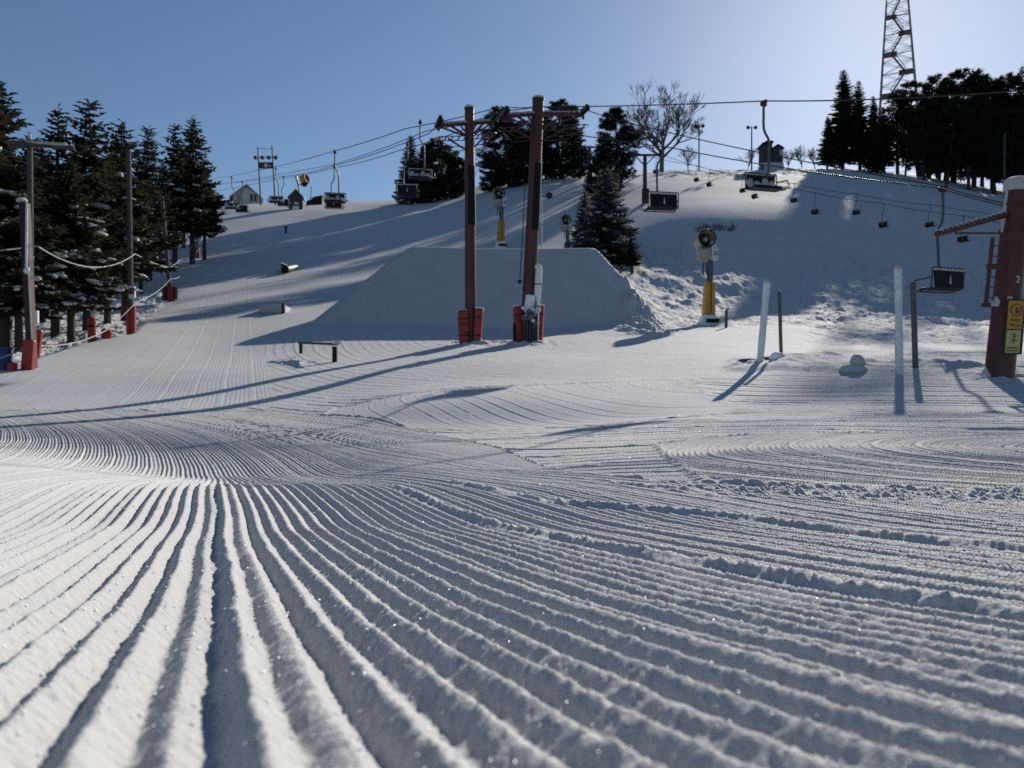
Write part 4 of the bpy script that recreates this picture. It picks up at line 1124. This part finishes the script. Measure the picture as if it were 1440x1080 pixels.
# ------------------------------------------------------------------ buildings on the crest
def gable(name, label, cat, px0, px1, eave, top, Y, depth, wallm, roofm, yaw, base_py=None, over=.4):
    pm = (px0 + px1)/2; g = G(pm, Y)
    if base_py is not None: g.z = min(g.z, P(pm, base_py, Y).z)
    w = (px1 - px0)/F*Y; he = P(pm, eave, Y).z - g.z; ht = P(pm, top, Y).z - g.z
    r = thing(name, label, cat, g); R = Matrix.Rotation(yaw, 3, 'Z')
    W = lambda x, y, z: g + R @ V(x, y, z)
    m = MB(); m.prism([W(-w/2, 0, -.6), W(w/2, 0, -.6), W(w/2, 0, he), W(0, 0, ht - .12), W(-w/2, 0, he)], R @ V(0, depth, 0)); m.build('wall', wallm, r, 0)
    sl = (ht - he)/(w/2)
    for sg in (-1, 1):
        m = MB(); a = W(0, -over, ht + .02); b = W(sg*(w/2 + over), -over, he - sl*over + .02)
        up = V(0, 0, .22); m.prism([a, b, b + up, a + up], R @ V(0, depth + 2*over, 0)); m.build('roof', roofm, r, 0)
    return r, W, R, w, he, ht
r, W, R, w, he, ht = gable('hut', 'small white hut with a snowy gable roof on the crest behind the left chairs', 'hut', 329, 364, 276, 261, 150, 5.0, 'white_wall', 'soft_snow', .35, 292, .7)
for x in (.95, 1.65):
    m = MB(); m.box(W(x, -.04, 2.0), (.42, .08, 1.35), R); m.build('window', 'glass', r, 0)
for x in (.55, 2.0):
    m = MB(); m.box(W(x, -.05, 2.0), (.12, .1, 1.6), R); m.build('shutter', 'white_wall', r, 0)
m = MB(); m.box(W(-1.3, -.04, 1.3), (1.0, .08, 2.1), R); m.build('door', 'beige', r, 0)
r, W, R, w, he, ht = gable('ticket_hut', 'little dark ticket hut with a snowy peaked roof at the top of the run', 'hut', 406.5, 425.5, 277, 267, 124, 2.0, 'dark_wall', 'soft_snow', .12, 297, .2)
m = MB(); m.box(W(.12, -.05, 1.25), (.62, .06, .42), R); m.build('window', 'white_metal', r, 0)
m = MB(); m.box(W(0, -.08, .4), (1.0, .1, .8), R); m.build('counter_panel', 'frost', r, 0)
m = MB(); m.box(W(-.1, -.04, 1.75), (.9, .06, .16), R); m.build('sign_board', 'dark_wall', r, 0)
# mast with a red banner and floodlights
g = G(372, 137); r = thing('floodlight_mast', 'twin pole mast with red banner and four round floodlights on the crest', 'mast', g)
m = MB()
for a, b in (((367.5, 288), (362.5, 207)), ((388, 290), (382.5, 205))):
    q = P(*a, 137); m.tube([q - V(0,0,1.5), P(*b, 137)], [.16, .12], 10)
m.tube([P(363, 209, 137), P(384, 210, 137)], .05, 6); m.tube([P(361, 221, 137), P(388, 221, 137)], .06, 6); m.build('mast_poles', 'dark_steel', r)
m = MB(); m.prism([P(364.5, 237, 136.8), P(384, 237, 136.8), P(383.2, 228, 136.8), P(364, 228, 136.8)], V(0, .08, 0)); bn = m.build('banner', 'tower_red', r, 0)
m = MB(); m.lathe([(.001, -.02), (.36, -.02), (.36, .02), (.001, .02)], P(374, 232.5, 136.75), (0, 1, 0), 16); m.box(P(379.5, 233.5, 136.75), (.3, .03, .3)); m.build('banner_emblem', 'white_metal', bn, 0)
for px in (359.5, 369, 378, 387.5):
    m = MB(); ax = V(.2*(px-373)/14, -.8, -.45).normalized(); m.lathe([(.10, -.4), (.22, -.3), (.38, .1), (.36, .12), (.001, .05)], P(px, 221.5, 136.6), ax, 14); m.build('floodlight', 'steel', r)
# dark wedge ramp
m = MB(); q = [P(430, 283, 136), P(453, 281, 136), P(453, 274, 136)]; m.prism([q[0] - V(0,0,.8), q[1] - V(0,0,.8), q[2], q[0].lerp(q[2], .06)], V(0, 1.6, 0))
rp = thing('ramp', 'low dark wedge ramp on the crest right of the ticket hut', 'ramp', G(440, 136)); m.build('ramp_side', 'black', rp, 0)
m = MB(); m.blob(P(444, 277.3, 137), (1.0, .5, .08), 10, 4, .1, R=Matrix.Rotation(-.22, 3, 'Y')); m.build('ramp_snow', 'soft_snow', rp)
# lift shack on stilts
g = G(1085, 146); r = thing('lift_shack', 'two part lift shack on the right crest with a bright window', 'shack', g)
def PB(x, y): return P(x, y, 146)
m = MB(); m.prism([PB(1087, 228), PB(1101, 228), PB(1101, 207), PB(1094, 203), PB(1087, 207)], V(0, 3, 0)); m.build('cabin', 'dark_wall', r, 0)
m = MB(); m.prism([PB(1073, 228), PB(1086, 228), PB(1086, 199), PB(1073, 200)], V(0, 2.6, 0)); m.build('tower_block', 'dark_wall', r, 0)
m = MB(); m.prism([PB(1085, 208), PB(1094.5, 202), PB(1103, 207), PB(1103, 209), PB(1094.5, 204.2), PB(1085, 210)], V(0, 3.6, 0)); m.prism([PB(1070, 203), PB(1079, 197), PB(1088, 198), PB(1088, 200.5), PB(1070, 204.5)], V(0, 3.2, 0)); m.build('roof', 'dark_wall', r, 0)
m = MB(); m.prism([PB(1096.5, 218), PB(1099.8, 218), PB(1099.8, 210.8), PB(1096.5, 210.8)], V(0, -.05, 0)); m.build('window', 'white_metal', r, 0)
m = MB(); m.prism([PB(1073, 262), PB(1104, 262), PB(1102, 228.3), PB(1074, 228.3)], V(0, 3.4, 0)); m.build('snow_base', 'soft_snow', r, 0)
m = MB(); m.tube([PB(1072, 250), PB(1072, 214)], .3, 8); m.build('post', 'wood', r)
# lamp masts
def lamp(label, px, Y, top, n=2, col='steel', width=.12):
    g = G(px, Y); t = P(px, top, Y); r = thing('lamp_mast', label, 'lamp mast', g, 'tall lamp masts')
    m = MB(); m.tube([g - V(0,0,.5), t], [width*1.3, width], 10); m.build('pole', col, r)
    m = MB(); m.tube([t + V(-.75, 0, -.25), t + V(.75, 0, -.25)], .05, 6); m.build('crossbar', 'dark_steel', r)
    for sg in ((-1, 1) if n == 2 else (1,)):
        m = MB(); m.lathe([(.12, -.3), (.26, -.22), (.36, .12), (.33, .14), (.001, .08)], t + V(sg*.72, -.1, -.2), V(sg*.3, -.8, -.5), 14); m.build('lamp_head', 'dark_steel', r)
    return r
lamp('tall lamp mast between the two leafless trees on the crest', 983, 150, 176)
lamp('tall twin lamp mast on the crest left of the lift shack', 1057, 150, 178)
lamp('slim pale lamp mast beside the leaning lift tower, behind the jump', 762, 78, 272, 1, 'frost', .06)
# lone wooden pole in front of the right stand
g = G(1412, 108); r = thing('utility_pole', 'lone pale wooden pole with a short crossbar in front of the right stand', 'pole', g)
m = MB(); m.tube([g - V(0,0,.5), P(1413, 188, 108)], [.17, .12], 10); m.build('pole', 'wood', r); m = MB(); m.beam(P(1410, 217, 107.8), P(1420, 216, 107.8), .1); m.build('crossbar', 'wood', r)

# ------------------------------------------------------------------ lattice tower with stairs
Y = 162; g = G(1264, Y); r = thing('lattice_tower', 'tall red and grey lattice tower with zigzag stairs behind the right stand', 'tower', g)
z0 = g.z; zt = P(0, -6, Y).z
def hw(z):
    py = 540 - (z - H)*F/Y; return np.interp(py, [-70, 0, 105, 260], [10.5, 15.2, 23, 34]) / F * Y
cx = lambda z: (np.interp(540 - (z - H)*F/Y, [-70, 260], [1261, 1264.5]) - 720)/F*Y
def corner(i, z): a = hw(z); return V(cx(z) + (a if i in (1, 2) else -a), Y + (a if i in (2, 3) else -a), z)
for i in range(4):
    m = MB(); m.tube([corner(i, z0 - .5), corner(i, zt)], [.16, .10], 6); m.build('corner_leg', 'tower_steel', r)
m = MB(); n = 15; zz = [z0 + (zt - z0)*k/n for k in range(n + 1)]
for k in range(n):
    for i in range(4):
        j = (i + 1) % 4
        m.beam(corner(i, zz[k]), corner(j, zz[k+1]), .07); m.beam(corner(j, zz[k]), corner(i, zz[k+1]), .07); m.beam(corner(i, zz[k+1]), corner(j, zz[k+1]), .06)
m.build('cross_bracing', 'tower_steel', r, 0)
lv = [zt - (zt - z0)*f for f in (0, .11, .21, .32, .43, .55, .68, .8)]
for k in range(len(lv) - 1):
    a, b = lv[k], lv[k+1]; sg = 1 if k % 2 else -1
    m = MB(); p0 = V(cx(a) - sg*hw(a)*.45, Y, a); p1 = V(cx(b) + sg*hw(b)*.45, Y, b)
    for dy in (-.4, .4):
        m.beam(p0 + V(0, dy, 0), p1 + V(0, dy, 0), .10, .22); m.tube([p0 + V(0, dy, 1.0), p1 + V(0, dy, 1.0)], .04, 5)
    for q in range(14): m.box(p0.lerp(p1, q/13), (.3, .8, .05))
    m.build('stair_flight', 'tower_red', r, 0)
    m = MB(); m.box(V(cx(b) + sg*hw(b)*.5, Y, b - .1), (hw(b)*.9, hw(b)*1.0, .10)); m.beam(V(cx(b) - hw(b), Y, b), V(cx(b) + hw(b), Y, b), .12); m.build('landing', 'tower_red', r, 0)

r.rotation_euler = (0, 0, -math.atan(.504)); r.scale = (.893, .893, 1)

# ------------------------------------------------------------------ poles, pads and ropes along the wood
PG = 'poles along the rope on the left edge'
def edge_pole(label, px, Y, tpx, top, col, rad, pad=None, sink=.4):
    g = G(px, Y); r = thing('edge_pole', label, 'pole', g, PG)
    m = MB(); m.tube([g - V(0,0,sink), P(tpx, top, Y)], [rad*1.1, rad], 10); m.build('pole', col, r)
    if pad:
        m = MB(); m.lathe([(rad*1.3, -.2), (rad*pad[0], -.15), (rad*pad[0], pad[1]), (rad*1.2, pad[1] + .05)], g, n=14); m.build('crash_pad', 'pad_red' if pad[2] else 'black', r)
    return r, g
r, g = edge_pole('wooden pole with a long snow topped lamp crossarm beside the red steel post', 44, 25.5, 42, 200, 'wood', .085)
m = MB(); m.beam(P(13, 203.5, 25.4), P(36, 203, 25.4), .14, .22); m.beam(P(36, 203, 25.4), P(104, 208, 25.8), .10, .12); ca = m.build('lamp_crossarm', 'wood', r)
m = MB(); rr = random.Random(8)
for k in range(22): m.blob(P(15 + k*3.6, 198.5 + k*.2, 25.45), (.09, .07, .045), 7, 5, .3, rr)
m.blob(P(42, 193, 25.4), (.07, .07, .1), 8, 6, .2, rr); m.build('crossarm_snow', 'soft_snow', ca, 60)
m = MB(); m.box(P(50, 446, 25.3), (.18, .12, .42)); m.build('junction_box', 'frost', r, bevel=.02)
m = MB(); m.box(P(53, 484, 25.2), (.2, .16, .95), Matrix.Rotation(.12, 3, 'Y')); m.build('crash_pad', 'pad_red', r, bevel=.04)
# the red square steel post
g = G(39, 24.6); r = thing('steel_post', 'dark red square steel post with a round cap of snow near the picture edge', 'post', g, PG)
m = MB(); m.prism([P(38, 522, 24.5), P(47, 522, 24.5), P(36, 284, 24.5), P(25.5, 284, 24.5)], V(0, .26, 0)); m.build('post_shaft', 'dark_red', r, bevel=.02)
m = MB(); m.blob(P(30.5, 282, 24.62), (.16, .17, .10), 12, 8, .06); m.build('snow_cap', 'soft_snow', r)
m = MB(); m.tube([P(37.5, 288, 24.44), P(37, 380, 24.44)], .035, 8); m.blob(P(37.5, 380, 24.44), (.1, .08, .12), 8, 6, .2); m.tube([P(40, 384, 24.44), P(46, 500, 24.44)], .02, 6); m.build('frosted_conduit', 'frost', r, 60)
m = MB(); m.box(P(40, 500, 24.3), (.34, .2, 1.0), Matrix.Rotation(.08, 3, 'Y')); m.build('crash_pad', 'pad_red', r, bevel=.04)
r, g = edge_pole('plain wooden pole with a tall red pad at its foot, carrying the sagging rope', 184.5, 36.5, 180.5, 212, 'wood', .12, (1.75, 1.35, True))
m = MB(); m.box(P(186, 411, 36.2), (.28, .14, .55)); m.build('junction_box', 'frost', r, bevel=.02)
m = MB(); m.beam(P(168, 350, 36.4), P(192, 351, 36.4), .05); m.build('crossbar', 'wood', r)
r, g = edge_pole('leaning grey pole with small crossbars on top and a red pad at its foot', 241, 54, 227.5, 276, 'wood', .13, (2.4, .95, True))
m = MB(); m.beam(P(219, 281, 53.9), P(237, 280, 53.9), .09); m.tube([P(227, 279, 53.9), P(224, 271, 53.9)], .05, 6); m.build('crossbar', 'wood', r)
m = MB(); m.box(P(231, 412, 53.8), (.25, .2, 1.1)); m.build('side_board', 'dark_wall', r, bevel=.02); m = MB(); m.box(P(247.5, 412, 53.8), (.2, .2, .9)); m.build('side_board', 'dark_wall', r, bevel=.02)
edge_pole('short pole with a red pad, next uphill from the leaning grey pole', 277.5, 80, 277, 331, 'wood', .12, (2.2, .9, True))
r, g = edge_pole('pole with a wide dark crossarm at the top of the rope line', 300.5, 100, 300, 292, 'wood', .12, (3.0, 1.3, False))
m = MB(); m.beam(P(240, 294, 99), P(302, 293.5, 99.5), .3, .34); m.build('crossarm', 'dark_steel', r); m = MB(); m.blob(P(298, 292, 99.4), (.5, .3, .15), 8, 5, .2); m.build('crossarm_snow', 'soft_snow', r)
edge_pole('thin dark pole where the rope line meets the crest', 312, 118, 311, 277, 'dark_steel', .07)
def rope(label, segs, r0=.03):
    m = MB(); path = [Vector(segs[0][0])]
    for (a, s), (b, _) in zip(segs[:-1], segs[1:]): path += sagged(a, b, 12, s)[1:]
    m.tube(path, [r0]*len(path), 6); rr = random.Random(len(path))
    o = m.build('barrier_rope', 'rope'); tag(o, label, 'rope', 'frosted ropes along the wood'); return o
rope('upper frosted rope sagging deeply between the lamp pole and the plain wooden pole',
     [(P(-60, 358, 22), 0), (P(0, 352, 24), .02), (P(47, 346, 25.3), .0), (P(54, 347, 25.3), .66), (P(190, 357, 36.3), .12), (P(240, 376, 53.8), .25), (P(276, 338, 79.8), .3), (P(300, 300, 99.8), .2), (P(311, 281, 117), 0)], .024)
rope('lower frosted rope running low between the red pads up the slope',
     [(P(-40, 512, 22), .02), (P(0, 504, 23.5), .0), (P(47, 486, 25.0), .22), (P(150, 464, 33), .05), (P(191, 425, 36.2), .22), (P(240, 392, 53.6), .8), (P(278, 352, 79.6), .4), (P(301, 318, 99.6), .3), (P(312, 295, 117), 0)], .021)
def tree_pad(label, px, Y, h, rad=.22):
    g = G(px, Y); m = MB(); m.lathe([(rad*.9, -.3), (rad, -.2), (rad, h), (rad*.8, h + .04), (rad*.75, h - .2)], g, n=14)
    r = thing('trunk_pad', label, 'crash pad', g, 'red pads round trunks'); m.build('pad_wrap', 'pad_red', r)
    m = MB(); m.lathe([(rad, h*.6), (rad*1.05, h*.62), (rad*1.05, h*.68), (rad, h*.7)], g, n=14); m.build('strap', 'black', r)
tree_pad('tall red pad round a trunk left of the plain wooden pole', 129, 34, 1.0, .17); tree_pad('short red pad in the shade beside the tall trunk pad', 150, 34.5, .4, .22)
# blue barrel
g = G(3, 24.2); r = thing('barrel', 'blue plastic barrel half cut by the picture edge under the spruces', 'barrel', g)
m = MB(); m.lathe([(.001, -.1), (.27, -.1), (.29, 0), (.29, .28), (.305, .3), (.305, .34), (.29, .36), (.29, .68), (.27, .74), (.001, .74)], g, n=24); m.build('barrel_body', 'blue', r)
m = MB(); m.lathe([(.29, .70), (.305, .70), (.305, .76), (.27, .77)], g, n=24); m.build('rim', 'blue', r)
m = MB(); m.box(G(17, 24) + V(0, 0, .12), (.22, .25, .4)); tag(m.build('fuel_can', 'pad_red', None, bevel=.04), 'small red can in the snow beside the blue barrel', 'can')

# ------------------------------------------------------------------ terrain park features
a, b = P(474, 484, 27.3), P(421, 482, 29.5)
r = thing('grind_rail', 'dark green steel rail with one tall end post on the groomed run', 'ski rail', G(472, 27.3))
m = MB(); m.beam(a, b, .12, .09); m.build('rail_bar', 'green_steel', r, bevel=.01)
m = MB(); gz = G(472, 27.3); m.box(V(a.x - .08, a.y, (a.z + gz.z - .2)/2 - .04), (.16, .14, a.z - gz.z + .12)); m.build('end_post', 'black', r, bevel=.01)
m = MB(); gz = G(424, 29.5); m.beam(b + V(.06, 0, -.03), V(b.x + .06, b.y, b.z - .42), .11, .11); m.build('leg', 'black', r)
m = MB(); m.blob(a + V(.0, 0, .05), (.16, .12, .07), 10, 6, .25); m.build('rail_snow', 'soft_snow', r)
g = G(389, 47); r = thing('ride_box', 'snow covered ride box with one dark end on the groomed run', 'ski box', g)
m = MB(); R = Matrix.Rotation(.12, 3, 'Z'); m.box(g + V(-.05, 0, .12), (1.5, 2.2, .55), R); m.build('box_body', 'soft_snow', r, bevel=.1)
m = MB(); m.box(g + V(.72, -1.05, .1), (.14, .2, .75), R); m.build('dark_end', 'black', r)  # black slab at one end of the box
g = G(401, 72); r = thing('pipe_feature', 'black ended pipe lying half in the snow up the run', 'ski pipe', g)
m = MB(); m.lathe([(.30, 0), (.34, 0), (.34, 3.0), (.30, 3.0), (.30, 0)], P(400.8, 379, 68.6), V(.02, 1, .22), 20); m.build('pipe_shell', 'dark_steel', r)
m = MB(); m.lathe([(.001, .03), (.31, .03), (.31, .06), (.001, .06)], P(400.8, 379, 68.6), V(.02, 1, .22), 20); m.lathe([(.31, -.02), (.36, -.02), (.36, .3), (.31, .3)], P(400.8, 379, 68.6), V(.02, 1, .22), 20); m.build('end_cap', 'black', r)
m = MB(); m.blob(P(400.5, 373.5, 70.2), (.32, 1.4, .1), 10, 6, .1); m.build('pipe_snow', 'soft_snow', r)
g = G(402, 98); m = MB(); m.beam(g + V(0, 0, -.2), g + V(0, 0, .75), .22, .3); m.box(g + V(0, 0, .8), (.5, .3, .2)); tag(m.build('slope_marker', 'dark_wall', None, bevel=.03), 'tiny dark marker post high on the shaded run above the pipe', 'marker')

# ------------------------------------------------------------------ posts and lumps on the right
QG = 'posts standing in the snow on the right'
def post(label, px, Y, tpx, top, col, rad, ice=0.0):
    g = G(px, Y); t = P(tpx, top, Y); r = thing('snow_post', label, 'post', g, QG)
    m = MB(); n = 9; rr = random.Random(int(px)); pts = [(g - V(0,0,.3)).lerp(t, i/(n-1)) for i in range(n)]
    m.tube(pts, [rad*(1 + rr.uniform(-ice, ice)) for _ in pts], 12); m.build('post_shaft', col, r, 60)
    m = MB(); m.blob(t, (rad*1.05, rad*1.05, rad*1.3), 10, 6, ice*.6, rr); m.build('post_top', 'soft_snow' if ice else col, r, 60)
    return r
post('thick white frosted post leaning right, with dark clods at its foot', 1067, 20, 1078.5, 398, 'frost', .092, .12)
post('thin grey post standing behind the leaning frosted post', 1099, 21.5, 1096, 412, 'steel', .05)
post('short dark stake right of the sunlit fan snow gun', 1021, 40, 1021.5, 438, 'wood', .075, .0)
post('tall straight white frosted post in front of the shaded hill', 1265, 16.6, 1263, 379, 'frost', .078, .10)
post('grey steel post under the near black-backed chair', 1288, 17.4, 1284, 401, 'steel', .062)
def lump(name, label, cat, px, Y, r, material, seed, n=1, dz=0.0, group=None):
    rr = random.Random(seed); g = G(px, Y); m = MB()
    for k in range(n): m.blob(g + V(rr.uniform(-.6, .6)*r[0]*(n > 1), rr.uniform(-.4, .4)*r[1]*(n > 1), dz), r, 14, 9, .12, rr)
    tag(m.build(name, material, None, 70), label, cat, group)
lump('snow_ball', 'round snow ball on a sloping drift left of the straight frosted post', 'snow ball', 1206, 17.6, (.17, .17, .17), 'soft_snow', 1, 1, .22)
lump('snow_chunk', 'sloping snow chunk under the round snow ball', 'snow chunk', 1200, 17.5, (.30, .25, .14), 'soft_snow', 2, 1, .05)
CG2 = 'dark clods of frozen snow'
lump('snow_clod', 'dark clod just left of the leaning frosted post', 'clod', 1050, 20.3, (.32, .2, .11), 'rock', 5, 2, .06, CG2)
lump('snow_clod', 'rounded dark clod at the foot of the thin grey post', 'clod', 1094, 20.4, (.22, .2, .16), 'frost', 6, 1, .09, CG2)
lump('snow_clod', 'small dark clod between the leaning frosted post and the thin grey post', 'clod', 1079, 20.6, (.14, .1, .08), 'rock', 7, 2, .06, CG2)
lump('snow_clod', 'flat dark clod right of the thin grey post', 'clod', 1118, 20.8, (.28, .2, .07), 'rock', 8, 2, .05, CG2)
lump('snow_clod', 'long flat dark clod farthest right of the thin grey post', 'clod', 1138, 20.9, (.36, .2, .06), 'rock', 9, 2, .04, CG2)
lump('snow_clod', 'dark clod touching the foot of the straight frosted post', 'clod', 1258, 17.0, (.12, .1, .06), 'frost', 10, 1, .03, CG2)

# ------------------------------------------------------------------ loose ice crystals that glint on the snow
def sparkles():
    rng = np.random.default_rng(77)
    n = 5000
    y = np.exp(rng.uniform(math.log(.34), math.log(26), n)); x = rng.uniform(-.85, .85, n) * (y + .1)
    z = shape_z(x, y) + detail_z(x, y)
    nrm = np.array([.56, -.26, .78])[None, :] + rng.normal(size=(n, 3)) * .30
    nrm /= np.linalg.norm(nrm, axis=1)[:, None]
    a = np.cross(nrm, rng.normal(size=(n, 3))); a /= np.linalg.norm(a, axis=1)[:, None]; b = np.cross(nrm, a)
    s = rng.uniform(.35, 1.0, n) ** 2 * np.interp(y, [.3, 1, 3, 10, 26], [.0016, .0024, .0044, .009, .016])
    c = np.stack([x, y, z + s * .9], 1)
    s = s[:, None]
    V4 = np.stack([c + a*s, c + b*s*.8, c - a*s, c - b*s*.8], 1).reshape(-1, 3)
    V5 = V4 - np.repeat(nrm * s * .5, 4, 0)
    VV = np.concatenate([V4, V5], 0); i = np.arange(n) * 4; m = n * 4
    Q = [np.stack([i, i+1, i+2, i+3], 1), np.stack([m+i+3, m+i+2, m+i+1, m+i], 1)]
    for k in range(4): Q.append(np.stack([i+k, m+i+k, m+i+(k+1) % 4, i+(k+1) % 4], 1))
    o = np_mesh('ice_crystals', VV, np.concatenate(Q, 0), 'crystal')
    o['kind'] = 'stuff'; o['label'] = 'loose glinting ice crystals scattered over the groomed snow'; o['category'] = 'ice crystals'
sparkles()
# ------------------------------------------------------------------ light, sky, camera
SUN_AZ, SUN_EL = 26.5, 25.3          # degrees clockwise from the camera's view direction (+Y), and up
def setup_light():
    w = bpy.data.worlds.new('World'); scene.world = w; w.use_nodes = True
    nt = w.node_tree; bg = nt.nodes['Background']
    sky = nt.nodes.new('ShaderNodeTexSky'); sky.sky_type = 'NISHITA'; sky.sun_disc = False
    sky.sun_elevation = math.radians(SUN_EL); sky.sun_rotation = math.radians(SUN_AZ)
    sky.altitude = 300; sky.air_density = 1.0; sky.dust_density = .4; sky.ozone_density = 4.0
    nt.links.new(sky.outputs[0], bg.inputs['Color']); bg.inputs['Strength'].default_value = SKY_STRENGTH
    l = bpy.data.lights.new('sun', 'SUN'); l.energy = SUN_STRENGTH; l.angle = math.radians(.53); l.color = (1, .94, .85)
    o = bpy.data.objects.new('sun', l); COL.objects.link(o)
    az, el = math.radians(SUN_AZ), math.radians(SUN_EL)
    d = Vector((math.sin(az)*math.cos(el), math.cos(az)*math.cos(el), math.sin(el)))
    o.rotation_euler = d.to_track_quat('Z', 'Y').to_euler(); o.location = (30, 60, 40)
    cam = bpy.data.cameras.new('camera'); c = bpy.data.objects.new('camera', cam); COL.objects.link(c)
    c.location = (0, 0, H); c.rotation_euler = (math.radians(90), 0, 0)
    cam.sensor_width = 36; cam.lens = 27; cam.clip_start = .02; cam.clip_end = 3000
    cam.dof.use_dof = True; cam.dof.focus_distance = 2.6; cam.dof.aperture_fstop = 7.5
    scene.camera = c
    vs = scene.view_settings
    vs.view_transform = 'Standard'; vs.look = 'None'; vs.exposure = EXPOSURE; vs.gamma = 1
    scene.cycles.use_denoising = False
    scene.cycles.max_bounces = 6; scene.cycles.diffuse_bounces = 1; scene.cycles.glossy_bounces = 2
SKY_STRENGTH, SUN_STRENGTH, EXPOSURE = .080, 5.0, .06
setup_light()
